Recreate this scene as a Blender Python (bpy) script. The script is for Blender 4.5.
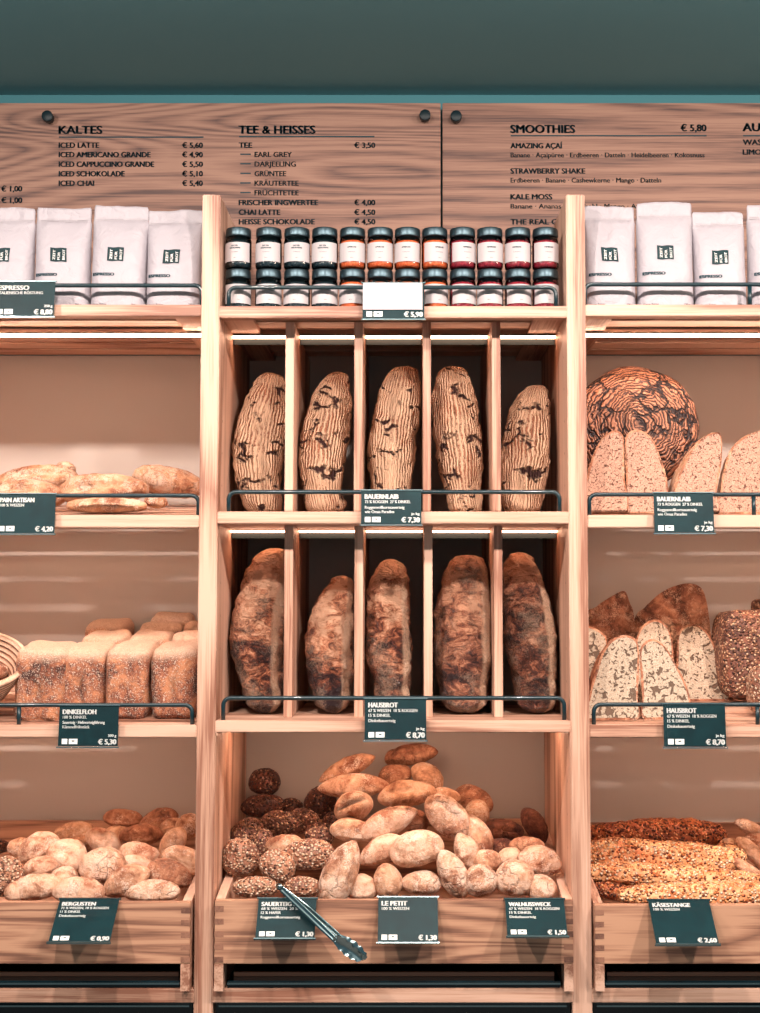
import bpy, bmesh, math, random
from math import sin, cos, pi, radians, sqrt
from mathutils import Vector, Matrix, noise

for o in list(bpy.data.objects): bpy.data.objects.remove(o)
SC = bpy.context.scene
COL = SC.collection

# ------------------------------------------------------------ camera, world, lights, exposure
F = 1350.0; D0 = 2.6; EYE = 1.55; PPX, PPY = 408.0, 506.5
TH = math.atan(97.0/F)
cam_d = bpy.data.cameras.new('camera'); cam = bpy.data.objects.new('camera', cam_d); COL.objects.link(cam)
cam.location = (0, -D0, EYE); cam.rotation_euler = (pi/2+TH, 0, 0)
cam_d.sensor_fit = 'VERTICAL'; cam_d.sensor_height = 24; cam_d.lens = F/1013*24
cam_d.shift_x = -28/1013; cam_d.clip_start = .05
SC.camera = cam
SC.view_settings.view_transform = 'Standard'; SC.view_settings.look = 'None'
SC.view_settings.exposure = 0.0; SC.view_settings.gamma = 1; SC.view_settings.use_curve_mapping = False

W = bpy.data.worlds.new('world'); SC.world = W; W.use_nodes = True
W.node_tree.nodes['Background'].inputs[0].default_value = (.42, .74, .84, 1)
W.node_tree.nodes['Background'].inputs[1].default_value = .21

def area(name, loc, target, size, power, color, sy=None):
    l = bpy.data.lights.new(name, 'AREA'); l.energy = power; l.color = color
    l.shape = 'RECTANGLE'; l.size = size; l.size_y = sy or size
    o = bpy.data.objects.new(name, l); COL.objects.link(o); o.location = loc
    o.rotation_euler = (Vector(target)-Vector(loc)).to_track_quat('-Z', 'Y').to_euler()
    return o
WARM = (1.0, .835, .745)
for i, x in enumerate((-1.25, -.45, .42, 1.25)):
    area('ceiling_spot', (x, -1.3, 2.62), (x*.85, 0, -.5), .08, (34, 31, 32, 40)[i], WARM)
area('front_fill_light', (0.0, -4.2, 1.7), (0, 0, 1.3), 2.6, 8, (1.0, .90, .84), 1.6)  # added soft fill from behind the camera, not a fixture
area('wall_washer', (1.7, -.7, 2.6), (1.1, .5, 2.3), .3, 7, (1.0, .75, .6))

# ------------------------------------------------------------ helpers
def P(px, py, Y=0.0):
    u = (px-PPX)/F; v = -(py-PPY)/F
    d = Vector((u, cos(TH)-v*sin(TH), sin(TH)+v*cos(TH)))
    t = (Y+D0)/d.y
    return Vector((0, -D0, EYE)) + d*t
def S(Y): return (Y+D0)/F          # metres per pixel at depth Y
def lin(c):
    c = c/255.0
    return c/12.92 if c <= .04045 else ((c+.055)/1.055)**2.4
def RGB(r, g, b): return (lin(r), lin(g), lin(b), 1)
ORG = {}
def empty(name, loc, label=None, cat=None, group=None, kind=None):
    o = bpy.data.objects.new(name, None); COL.objects.link(o); o.location = loc; o.empty_display_size = .05
    ORG[o.name] = Vector(loc); tag(o, label, cat, group, kind); return o
def tag(o, label=None, cat=None, group=None, kind=None):
    if label: o['label'] = label
    if cat: o['category'] = cat
    if group: o['group'] = group
    if kind: o['kind'] = kind
    return o
def mesh_obj(name, verts, faces, mat, parent=None, origin=None, smooth=False, mats=None, fmat=None, uv=None):
    org = ORG[parent.name] if parent else Vector(origin or (0, 0, 0))
    me = bpy.data.meshes.new(name)
    me.from_pydata([tuple(Vector(v)-org) for v in verts], [], faces)
    for m in (mats or [mat]): me.materials.append(m)
    if fmat: me.polygons.foreach_set('material_index', fmat)
    if smooth: me.polygons.foreach_set('use_smooth', [True]*len(me.polygons))
    if uv:
        l = me.uv_layers.new(name='UVMap')
        for lp in me.loops: l.data[lp.index].uv = uv[lp.vertex_index]
    me.update()
    o = bpy.data.objects.new(name, me); COL.objects.link(o)
    ORG[o.name] = org
    if parent: o.parent = parent
    else: o.location = org
    return o
class MB:
    def __init__(s): s.v = []; s.f = []; s.m = []
    def add(s, vs, fs, mi=0):
        n = len(s.v); s.v += [Vector(v) for v in vs]; s.f += [tuple(i+n for i in f) for f in fs]; s.m += [mi]*len(fs)
    def hexa(s, c, mi=0):   # 8 corners: bottom 4 then top 4
        s.add(c, [(3,2,1,0),(4,5,6,7),(0,1,5,4),(1,2,6,5),(2,3,7,6),(3,0,4,7)], mi)
    def box(s, a, b, mi=0, ch=0.0):
        x0,y0,z0 = a; x1,y1,z1 = b
        if ch <= 0:
            s.hexa([(x0,y0,z0),(x1,y0,z0),(x1,y1,z0),(x0,y1,z0),(x0,y0,z1),(x1,y0,z1),(x1,y1,z1),(x0,y1,z1)], mi); return
        bm = bmesh.new(); bmesh.ops.create_cube(bm, size=1)
        for v in bm.verts:
            v.co = Vector(((x0+x1)/2+v.co.x*(x1-x0), (y0+y1)/2+v.co.y*(y1-y0), (z0+z1)/2+v.co.z*(z1-z0)))
        bmesh.ops.bevel(bm, geom=bm.edges[:], offset=ch, segments=2, affect='EDGES')
        bm.verts.index_update()
        s.add([v.co.copy() for v in bm.verts], [tuple(v.index for v in f.verts) for f in bm.faces], mi); bm.free()
    def tube(s, pts, r, n=10, cap=True, mi=0):
        pts = [Vector(p) for p in pts]; rings = []
        up = Vector((0, 1, 0))
        for i, p in enumerate(pts):
            t = (pts[min(i+1, len(pts)-1)]-pts[max(i-1, 0)]).normalized()
            a = up if abs(t.dot(up)) < .95 else Vector((1, 0, 0))
            x = t.cross(a).normalized(); y = t.cross(x)
            rr = r[i] if isinstance(r, (list, tuple)) else r
            rings.append([p+x*rr*cos(2*pi*k/n)+y*rr*sin(2*pi*k/n) for k in range(n)])
        vs = [v for ring in rings for v in ring]; fs = []
        for i in range(len(pts)-1):
            for k in range(n):
                fs.append((i*n+k, i*n+(k+1) % n, (i+1)*n+(k+1) % n, (i+1)*n+k))
        if cap: fs += [tuple(range(n-1, -1, -1)), tuple(range((len(pts)-1)*n, len(pts)*n))]
        s.add(vs, fs, mi)
    def lathe(s, prof, c=(0,0,0), n=32, mi=0, a0=0, a1=2*pi):
        c = Vector(c); full = abs(a1-a0-2*pi) < 1e-6; m = n if full else n+1
        vs = [c+Vector((r*cos(a0+(a1-a0)*k/n), r*sin(a0+(a1-a0)*k/n), z)) for r, z in prof for k in range(m)]
        fs = []
        for i in range(len(prof)-1):
            for k in range(n):
                k2 = (k+1) % m
                fs.append((i*m+k, i*m+k2, (i+1)*m+k2, (i+1)*m+k))
        s.add(vs, fs, mi)
    def build(s, name, mat, parent=None, origin=None, smooth=False, mats=None):
        return mesh_obj(name, s.v, s.f, mat, parent, origin, smooth, mats, s.m if mats else None)
def sbox(name, a, b, mat, parent, ch=.0015):
    m = MB(); m.box(a, b, ch=ch); return m.build(name, mat, parent)

# ------------------------------------------------------------ materials
class NT:
    def __init__(s, name):
        s.m = bpy.data.materials.new(name); s.m.use_nodes = True; s.t = s.m.node_tree; s.t.nodes.clear()
        s.out = s.n('ShaderNodeOutputMaterial'); s.b = s.n('ShaderNodeBsdfPrincipled'); s.l(s.b.outputs[0], s.out.inputs[0])
    def n(s, typ, **k):
        nd = s.t.nodes.new(typ)
        for a, v in k.items(): setattr(nd, a, v)
        return nd
    def l(s, a, b): s.t.links.new(a, b)
    def set(s, **k):
        for a, v in k.items():
            i = s.b.inputs[a.replace('_', ' ')]
            if hasattr(v, 'is_output'): s.l(v, i)
            else: i.default_value = v
        return s
    def coord(s, kind='Object', scale=(1,1,1), rnd=True):
        tc = s.n('ShaderNodeTexCoord'); mp = s.n('ShaderNodeMapping'); mp.inputs['Scale'].default_value = scale
        if rnd:
            oi = s.n('ShaderNodeObjectInfo'); mu = s.n('ShaderNodeVectorMath', operation='SCALE')
            cmb = s.n('ShaderNodeCombineXYZ')
            for i in range(3): s.l(oi.outputs['Random'], cmb.inputs[i])
            s.l(cmb.outputs[0], mu.inputs[0]); mu.inputs['Scale'].default_value = 7.3
            s.l(mu.outputs[0], mp.inputs['Location'])
        s.l(tc.outputs[kind], mp.inputs[0]); return mp.outputs[0]
    def noise(s, vec, scale, detail=3, rough=.5, dist=0):
        x = s.n('ShaderNodeTexNoise'); s.l(vec, x.inputs['Vector']); x.inputs['Scale'].default_value = scale
        x.inputs['Detail'].default_value = detail; x.inputs['Roughness'].default_value = rough; x.inputs['Distortion'].default_value = dist
        return x.outputs[0]
    def voro(s, vec, scale, feature='F1', out='Distance', rnd=1.0):
        x = s.n('ShaderNodeTexVoronoi', feature=feature); s.l(vec, x.inputs['Vector']); x.inputs['Scale'].default_value = scale
        x.inputs['Randomness'].default_value = rnd
        return x.outputs[out]
    def ramp(s, fac, stops, interp='LINEAR'):
        r = s.n('ShaderNodeValToRGB'); s.l(fac, r.inputs[0]); r.color_ramp.interpolation = interp
        e = r.color_ramp.elements
        while len(e) < len(stops): e.new(.5)
        for i, (p, c) in enumerate(stops):
            e[i].position = p; e[i].color = c if isinstance(c, tuple) else (c, c, c, 1)
        return r.outputs[0]
    def math(s, op, a, b=0.0, c=None, clamp=False):
        m = s.n('ShaderNodeMath', operation=op, use_clamp=clamp)
        for i, v in enumerate((a, b, c)):
            if v is None: continue
            if hasattr(v, 'is_output'): s.l(v, m.inputs[i])
            else: m.inputs[i].default_value = v
        return m.outputs[0]
    def mix(s, fac, a, b, mode='MIX'):
        m = s.n('ShaderNodeMix', data_type='RGBA', blend_type=mode)
        for i, v in ((0, fac), (6, a), (7, b)):
            if hasattr(v, 'is_output'): s.l(v, m.inputs[i])
            else: m.inputs[i].default_value = v
        return m.outputs[2]
    def bump(s, h, strength=.5, dist=.002, prev=None):
        b = s.n('ShaderNodeBump'); b.inputs['Strength'].default_value = strength; b.inputs['Distance'].default_value = dist
        s.l(h, b.inputs['Height'])
        if prev: s.l(prev, b.inputs['Normal'])
        return b.outputs[0]
M = {}
def plain(name, col, rough=.5, metal=0, coat=0, spec=.5):
    t = NT(name); t.set(Base_Color=col, Roughness=rough, Metallic=metal, Coat_Weight=coat, Specular_IOR_Level=spec); M[name] = t.m; return t.m
def wood(name, axis, c0, c1, c2, fig=10, rough=.5, fs=1.0, rw=.30):
    t = NT(name)
    sc = [9*fs, 9*fs, 9*fs]; sc[axis] = .9*fs
    v = t.coord('Object', tuple(sc))
    n = t.noise(v, .55, 2, .45, .6)
    ring = t.math('PINGPONG', t.math('MULTIPLY', n, fig), .5)
    ring = t.math('MULTIPLY', ring, 2.0)
    sc2 = [260, 260, 260]; sc2[axis] = 7
    v2 = t.coord('Object', tuple(sc2)); g = t.noise(v2, 1, 3, .6)
    sc3 = [60, 60, 60]; sc3[axis] = 1.5
    g3 = t.noise(t.coord('Object', tuple(sc3)), 1, 3, .6)
    k = t.math('ADD', t.math('MULTIPLY', ring, rw), t.math('ADD', t.math('MULTIPLY', g, .46), t.math('MULTIPLY', g3, .42)))
    col = t.ramp(k, [(.43, c2), (.56, c1), (.70, c0)] if rw > .25 else [(.38, c2), (.52, c1), (.66, c0)])
    t.set(Base_Color=col, Roughness=rough, Normal=t.bump(g, .25, .0006)); M[name] = t.m; return t.m
OAK = (RGB(212,174,152), RGB(192,150,127), RGB(146,100,80))
wood('oak_x', 0, *OAK, fig=5); wood('oak_y', 1, *OAK, fig=5); wood('oak_z', 2, *OAK, fig=5)
wood('crate_oak', 0, RGB(190,146,118), RGB(164,120,96), RGB(122,86,70), fig=9, fs=2.2)
wood('end_grain', 1, RGB(150,108,88), RGB(128,90,74), RGB(104,72,60), fig=3)
wood('menu_oak', 0, RGB(166,128,110), RGB(142,106,92), RGB(92,70,66), fig=40, rough=.6, fs=.55, rw=.22)
plain('panel_greige', RGB(178,168,160), .5)
plain('wall_teal', RGB(70,130,140), .8); plain('ceiling_teal', RGB(108,160,168), .9)
plain('floor_grey', RGB(110,104,100), .6)
plain('rail_black', RGB(6,40,48), .34, 0, .3); plain('ink', RGB(8,52,64), .6)
plain('black_gloss', RGB(6,34,42), .12, 0, .5); plain('black_matt', RGB(6,34,42), .6)
plain('steel', RGB(150,175,180), .25, 1); plain('copper', RGB(190,130,105), .4)
plain('lid_metal', RGB(70,88,96), .38, .9)
plain('paper_white', RGB(184,178,182), .6); plain('label_white', RGB(178,172,174), .5)
plain('white_ink', RGB(245,245,242), .5)
plain('standoff', RGB(6,34,42), .5)
def tagcard(name, glare):
    t = NT(name); v = t.coord('Object', (1,1,1))
    n = t.noise(v, 22, 3, .5, 1.2)
    t.set(Base_Color=t.ramp(n, [(.3, RGB(0,36,42)), (.75, RGB(5,50,56))]), Roughness=glare, Specular_IOR_Level=.25); M[name] = t.m
tagcard('tag_card', .5)
def emit(name, col, st):
    t = NT(name); t.set(Base_Color=(0,0,0,1), Emission_Color=col, Emission_Strength=st); M[name] = t.m
emit('led', (1, .62, .42, 1), 44); emit('led_dim', (1, .52, .32, 1), 15)
def glassy(name, tint, ior=1.5):
    t = NT(name); t.t.nodes.remove(t.b)
    tr = t.n('ShaderNodeBsdfTransparent'); tr.inputs[0].default_value = tint
    gl = t.n('ShaderNodeBsdfGlossy'); gl.inputs['Roughness'].default_value = .04
    fr = t.n('ShaderNodeFresnel'); fr.inputs[0].default_value = ior
    mx = t.n('ShaderNodeMixShader'); t.l(fr.outputs[0], mx.inputs[0]); t.l(tr.outputs[0], mx.inputs[1]); t.l(gl.outputs[0], mx.inputs[2])
    t.l(mx.outputs[0], t.out.inputs[0]); M[name] = t.m
glassy('glass', (.93, .96, .96, 1)); glassy('acrylic', (.97, .98, .98, 1), 1.2)

def bag_paper():
    t = NT('bag_paper'); v = t.coord('Object')
    n = t.noise(v, 30, 4, .6, .8)
    t.set(Base_Color=RGB(170,165,172), Roughness=.5, Normal=t.bump(n, .6, .008)); M['bag_paper'] = t.m
bag_paper()
def jam(name, c0, c1):
    t = NT(name); v = t.coord('Object'); n = t.noise(v, 260, 2, .5)
    t.set(Base_Color=t.ramp(n, [(.35, c0), (.65, c1)]), Roughness=.15, Coat_Weight=.6, Coat_Roughness=.05, Normal=t.bump(n, .4, .001)); M[name] = t.m
jam('jam_dark', RGB(16,34,42), RGB(44,58,64)); jam('jam_orange', RGB(205,82,44), RGB(236,124,74)); jam('jam_red', RGB(120,24,44), RGB(176,52,66))

def crust(name, pale, mid, dark, flour=None, flour_amt=.5, patch=.62, scale=1.0, cracks=.0, rough=.62, bumpy=1.0):
    """smooth baked crust: large tone patches, darker baked spots, fine crackle, flour dust"""
    t = NT(name); v = t.coord('Object')
    n1 = t.noise(v, 16*scale, 4, .6, .8); n2 = t.noise(v, 64*scale, 6, .72, .6); n3 = t.noise(v, 420, 2, .6)
    k = t.math('ADD', t.math('MULTIPLY', n1, .62), t.math('MULTIPLY', n2, .38))
    col = t.ramp(k, [(.38, pale), (.49, mid), (patch-.06, dark)])
    if flour:
        fm = t.ramp(t.math('ADD', t.math('MULTIPLY', t.noise(v, 22*scale, 4, .7, .5), .65), t.math('MULTIPLY', n3, .35)), [(.62-flour_amt*.25, 0.0), (.72-flour_amt*.25, 1.0)])
        col = t.mix(t.math('MULTIPLY', fm, .85), col, flour)
    h = t.math('ADD', n2, t.math('MULTIPLY', n3, .25))
    if cracks > 0:
        wv = t.n('ShaderNodeVectorMath', operation='ADD'); t.l(v, wv.inputs[0])
        sc = t.n('ShaderNodeVectorMath', operation='SCALE'); nn = t.n('ShaderNodeTexNoise'); t.l(v, nn.inputs['Vector']); nn.inputs['Scale'].default_value = 40
        t.l(nn.outputs[1], sc.inputs[0]); sc.inputs['Scale'].default_value = .03; t.l(sc.outputs[0], wv.inputs[1])
        e = t.voro(wv.outputs[0], 26*scale, 'DISTANCE_TO_EDGE')
        cm = t.math('MULTIPLY', t.ramp(e, [(.0, 1.0), (.05, 0.0)]), t.ramp(t.noise(v, 11*scale, 2), [(.48, 0.0), (.58, 1.0)]))
        col = t.mix(t.math('MULTIPLY', cm, cracks), col, RGB(62,40,36))
        h = t.math('SUBTRACT', h, t.math('MULTIPLY', cm, 1.5*cracks))
    t.set(Base_Color=col, Roughness=rough, Specular_IOR_Level=.3, Normal=t.bump(h, 1.0, .007*bumpy)); M[name] = t.m; return t.m
crust('roll_pale', RGB(240,204,178), RGB(224,178,148), RGB(168,108,80), RGB(246,222,202), .42, .66, 1.2)
crust('roll_gold', RGB(238,198,168), RGB(214,162,128), RGB(142,86,62), RGB(244,220,200), .35, .68, 1.2)
crust('roll_brown', RGB(218,164,130), RGB(180,120,90), RGB(110,66,52), RGB(236,202,176), .25, .68, 1.3, .3)
crust('roll_floury', RGB(238,200,172), RGB(214,162,130), RGB(148,92,68), RGB(244,214,192), .62, .66, 1.3, .3)
crust('roll_dark', RGB(162,104,78), RGB(120,72,56), RGB(68,40,38), RGB(214,160,130), .1, .66, 1.5, .3)
crust('flatbread', RGB(226,182,148), RGB(200,146,110), RGB(140,82,58), RGB(234,206,184), .6, .66, .9, .25)
crust('wedge_crust', RGB(210,150,118), RGB(164,106,82), RGB(92,56,48), RGB(230,188,160), .5, .66, 1.4, .3, bumpy=1.5)
crust('wicker', RGB(238,204,178), RGB(226,186,158), RGB(198,152,124), None, 0, .7, 1)

def ridged(name):
    t = NT(name); uv = t.coord('UV', (1,1,1), rnd=False); v = t.coord('Object')
    sp = t.n('ShaderNodeSeparateXYZ'); t.l(uv, sp.inputs[0])
    w = t.noise(v, 24, 3, .6, .3); w2 = t.noise(v, 90, 3, .6)
    u = t.math('ADD', t.math('MULTIPLY', sp.outputs[0], 44.0), t.math('ADD', t.math('MULTIPLY', w, 1.6), t.math('MULTIPLY', w2, .7)))
    s1 = t.math('SINE', t.math('MULTIPLY', u, 2*pi))
    s1 = t.math('ADD', t.math('MULTIPLY', s1, .5), .5)
    n3 = t.noise(v, 350, 3, .7); n1 = t.noise(v, 15, 3, .5, .5)
    fl = t.math('ADD', t.math('MULTIPLY', s1, .36), t.math('ADD', t.math('MULTIPLY', n3, .75), t.math('MULTIPLY', n1, 1.2)))
    base = t.ramp(n1, [(.36, RGB(176,116,88)), (.60, RGB(106,64,52))])
    col = t.mix(t.ramp(fl, [(.99, 0.0), (1.36, 1.0)]), base, RGB(226,184,152))
    # irregular open tears in the crust, running mostly across
    mp = t.n('ShaderNodeMapping'); t.l(v, mp.inputs[0]); mp.inputs['Scale'].default_value = (1.0, 1.0, 1.9)
    wv = t.n('ShaderNodeVectorMath', operation='ADD'); t.l(mp.outputs[0], wv.inputs[0])
    nn = t.n('ShaderNodeTexNoise'); t.l(v, nn.inputs['Vector']); nn.inputs['Scale'].default_value = 30; nn.inputs['Detail'].default_value = 4
    sc = t.n('ShaderNodeVectorMath', operation='SCALE'); t.l(nn.outputs[1], sc.inputs[0]); sc.inputs['Scale'].default_value = .05; t.l(sc.outputs[0], wv.inputs[1])
    e = t.voro(wv.outputs[0], 20, 'DISTANCE_TO_EDGE')
    cm = t.math('MULTIPLY', t.ramp(e, [(.05, 1.0), (.12, 0.0)]), t.ramp(t.noise(v, 24, 3, .6), [(.545, 0.0), (.60, 1.0)]))
    col = t.mix(cm, col, RGB(62,38,36))
    h = t.math('SUBTRACT', t.math('ADD', t.math('MULTIPLY', s1, .55), t.math('MULTIPLY', n3, .3)), t.math('MULTIPLY', cm, 1.6))
    t.set(Base_Color=col, Roughness=.75, Specular_IOR_Level=.2, Normal=t.bump(h, 1.0, .012)); M[name] = t.m
ridged('ridged_crust')

def rustic(name, darkness):
    """row of smooth-sided rustic loaves: glossy baked crust, floury band, blisters, shade painted into the foot"""
    t = NT(name); v = t.coord('Object'); uv = t.coord('UV', rnd=False); sp = t.n('ShaderNodeSeparateXYZ'); t.l(uv, sp.inputs[0])
    mp = t.n('ShaderNodeMapping'); t.l(v, mp.inputs[0]); mp.inputs['Scale'].default_value = (.85, 1, 1.35); mp.inputs['Rotation'].default_value = (0, .35, 0)
    n1 = t.noise(mp.outputs[0], 11, 4, .6, 1.2); n2 = t.noise(mp.outputs[0], 40, 6, .74, 1.4); n3 = t.noise(v, 300, 3, .7)
    pos = t.math('MULTIPLY', sp.outputs[1], darkness)             # shade put into the colour, darker towards the foot
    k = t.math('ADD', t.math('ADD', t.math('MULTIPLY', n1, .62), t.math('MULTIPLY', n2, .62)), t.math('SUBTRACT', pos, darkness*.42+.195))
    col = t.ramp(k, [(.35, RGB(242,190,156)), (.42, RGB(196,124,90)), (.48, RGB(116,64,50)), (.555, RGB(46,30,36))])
    fm = t.ramp(t.math('ADD', t.math('MULTIPLY', n3, .45), t.math('MULTIPLY', t.noise(v, 16, 4, .6, .4), .6)), [(.50, 0.0), (.66, 1.0)])
    band = t.ramp(sp.outputs[0], [(.835, 0.0), (.86, 1.0), (.92, 1.0), (.96, 0.0)])
    fm = t.math('MAXIMUM', t.math('MULTIPLY', fm, .42), t.math('MULTIPLY', band, t.ramp(n3, [(.3, .45), (.55, .95)])))
    col = t.mix(fm, col, RGB(232,196,166))
    h = t.math('ADD', n2, t.math('MULTIPLY', n3, .2))
    t.set(Base_Color=col, Roughness=.36, Specular_IOR_Level=.5, Normal=t.bump(h, 1.0, .020)); M[name] = t.m
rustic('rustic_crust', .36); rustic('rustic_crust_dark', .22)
M['rustic_crust_dark'] .node_tree  # darker variant gets a browner ramp
for nd in M['rustic_crust_dark'].node_tree.nodes:
    if nd.type == 'VALTORGB' and len(nd.color_ramp.elements) == 4 and nd.color_ramp.elements[3].position > .55 and nd.color_ramp.elements[0].position < .35:
        for e, c in zip(nd.color_ramp.elements, (RGB(212,154,122), RGB(160,100,76), RGB(100,60,50), RGB(46,32,36))): e.color = c

def seeded(name, seedc, base, sc=230, amt=.55):
    t = NT(name); v = t.coord('Object')
    d = t.voro(v, sc, 'F1', 'Distance'); c = t.voro(v, sc, 'F1', 'Color')
    sp = t.n('ShaderNodeSeparateColor'); t.l(c, sp.inputs[0])
    seedcol = t.ramp(sp.outputs[0], [(i/(len(seedc)), x) for i, x in enumerate(seedc)], 'CONSTANT')
    mask = t.math('MULTIPLY', t.ramp(d, [(.42, 1.0), (.62, 0.0)]), t.ramp(sp.outputs[1], [(1-amt-.01, 0.0), (1-amt+.01, 1.0)]))
    n1 = t.noise(v, 30, 3, .6)
    bc = t.ramp(n1, [(.35, base[0]), (.65, base[1])])
    h = t.math('MULTIPLY', mask, t.math('SUBTRACT', 1.0, d))
    t.set(Base_Color=t.mix(mask, bc, seedcol), Roughness=.55, Normal=t.bump(h, 1.0, .009)); M[name] = t.m
seeded('seeds_dark', [RGB(60,40,38), RGB(36,34,38), RGB(120,78,58), RGB(190,140,110), RGB(48,36,38), RGB(90,54,44)], (RGB(110,60,44), RGB(60,36,34)), 210, .85)
seeded('seeds_mid', [RGB(120,80,62), RGB(206,158,124), RGB(78,52,46), RGB(160,108,80), RGB(228,190,156)], (RGB(140,88,68), RGB(78,48,42)), 190, .9)
seeded('seeds_oat', [RGB(236,204,176), RGB(222,182,150), RGB(176,124,96), RGB(240,214,190), RGB(104,70,58), RGB(228,192,162)], (RGB(184,130,100), RGB(120,76,60)), 180, .93)
seeded('cheese_stick', [RGB(250,214,174), RGB(238,176,120), RGB(214,120,66), RGB(252,226,196), RGB(120,58,38), RGB(232,158,100)], (RGB(240,186,134), RGB(206,120,72)), 170, .9)
seeded('cheese_stick_dark', [RGB(214,132,80), RGB(150,80,52), RGB(96,48,38), RGB(234,172,122), RGB(80,42,36)], (RGB(200,112,66), RGB(140,70,46)), 190, .85)
def panloaf():
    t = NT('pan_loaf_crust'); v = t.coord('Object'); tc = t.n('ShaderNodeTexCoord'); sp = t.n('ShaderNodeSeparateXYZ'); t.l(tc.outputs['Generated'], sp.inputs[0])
    n1 = t.noise(v, 22, 3, .6, .5); n2 = t.noise(v, 120, 4, .7); n3 = t.noise(v, 380, 3, .7)
    base = t.ramp(t.math('ADD', t.math('MULTIPLY', n1, .6), t.math('MULTIPLY', n2, .4)), [(.40, RGB(222,150,108)), (.50, RGB(168,98,70)), (.59, RGB(84,48,42))])
    top = t.ramp(t.math('ADD', sp.outputs[2], t.math('MULTIPLY', n1, .12)), [(.80, 0.0), (.93, 1.0)])  # paler crown: flour dust plus light from above painted into the colour
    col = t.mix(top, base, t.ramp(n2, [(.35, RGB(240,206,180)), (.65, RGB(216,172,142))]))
    fl = t.ramp(t.math('ADD', t.math('MULTIPLY', n3, .7), t.math('MULTIPLY', n2, .3)), [(.53, 0.0), (.60, 1.0)])
    col = t.mix(t.math('MULTIPLY', fl, .85), col, RGB(248,222,200))
    t.set(Base_Color=col, Roughness=.7, Normal=t.bump(t.math('ADD', n2, n3), 1.0, .006)); M['pan_loaf_crust'] = t.m
panloaf()
def crumb(name, c0, c1, sc, thr, hole):
    t = NT(name); v = t.coord('Object')
    nn = t.n('ShaderNodeTexNoise'); t.l(v, nn.inputs['Vector']); nn.inputs['Scale'].default_value = 60
    s_ = t.n('ShaderNodeVectorMath', operation='SCALE'); t.l(nn.outputs[1], s_.inputs[0]); s_.inputs['Scale'].default_value = .012
    wv = t.n('ShaderNodeVectorMath', operation='ADD'); t.l(v, wv.inputs[0]); t.l(s_.outputs[0], wv.inputs[1])
    p1 = t.ramp(t.noise(wv.outputs[0], sc, 1, .4, .8), [(thr, 0.0), (thr+.03, 1.0)])
    p2 = t.ramp(t.noise(wv.outputs[0], sc*2.8, 2, .5, .5), [(.60, 0.0), (.64, 1.0)])
    p = t.math('MAXIMUM', p1, p2)
    n = t.noise(v, 500, 2, .6)
    col = t.mix(t.math('MULTIPLY', p, .85), t.ramp(n, [(.35, c0), (.6, c1)]), hole)
    t.set(Base_Color=col, Roughness=.85, Specular_IOR_Level=.1, Normal=t.bump(t.math('SUBTRACT', t.math('MULTIPLY', n, .3), p), 1.0, .004)); M[name] = t.m
crumb('crumb_rye', RGB(204,164,142), RGB(180,136,116), 150, .66, RGB(84,50,44))
crumb('crumb_white', RGB(198,182,162), RGB(168,148,128), 62, .635, RGB(84,62,50))
def ringloaf():
    t = NT('ring_crust'); v = t.coord('Object', rnd=False)
    sp = t.n('ShaderNodeSeparateXYZ'); t.l(v, sp.inputs[0])
    r = t.math('SQRT', t.math('ADD', t.math('POWER', t.math('ADD', sp.outputs[0], .0), 2.0), t.math('POWER', t.math('ADD', sp.outputs[2], .0), 2.0)))
    w = t.noise(v, 26, 3, .6, .4)
    s1 = t.math('ADD', t.math('MULTIPLY', t.math('SINE', t.math('MULTIPLY', t.math('ADD', r, t.math('MULTIPLY', w, .034)), 2*pi/.0072)), .5), .5)
    n1 = t.noise(v, 200, 3, .6)
    col = t.mix(t.ramp(t.math('ADD', s1, t.math('MULTIPLY', n1, .5)), [(.35, 0.0), (.8, 1.0)]), RGB(74,46,42), RGB(188,130,102))
    nn = t.n('ShaderNodeTexNoise'); t.l(v, nn.inputs['Vector']); nn.inputs['Scale'].default_value = 34
    s_ = t.n('ShaderNodeVectorMath', operation='SCALE'); t.l(nn.outputs[1], s_.inputs[0]); s_.inputs['Scale'].default_value = .05
    wv = t.n('ShaderNodeVectorMath', operation='ADD'); t.l(v, wv.inputs[0]); t.l(s_.outputs[0], wv.inputs[1])
    e = t.voro(wv.outputs[0], 21, 'DISTANCE_TO_EDGE')
    cm = t.math('MULTIPLY', t.ramp(e, [(.03, 1.0), (.09, 0.0)]), t.ramp(t.noise(v, 12, 2), [(.36, .3), (.46, 1.0)]))
    col = t.mix(cm, col, RGB(44,34,38))
    t.set(Base_Color=col, Roughness=.6, Normal=t.bump(t.math('SUBTRACT', t.math('MULTIPLY', s1, .6), t.math('MULTIPLY', cm, 1.4)), 1.0, .006)); M['ring_crust'] = t.m
ringloaf()

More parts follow.
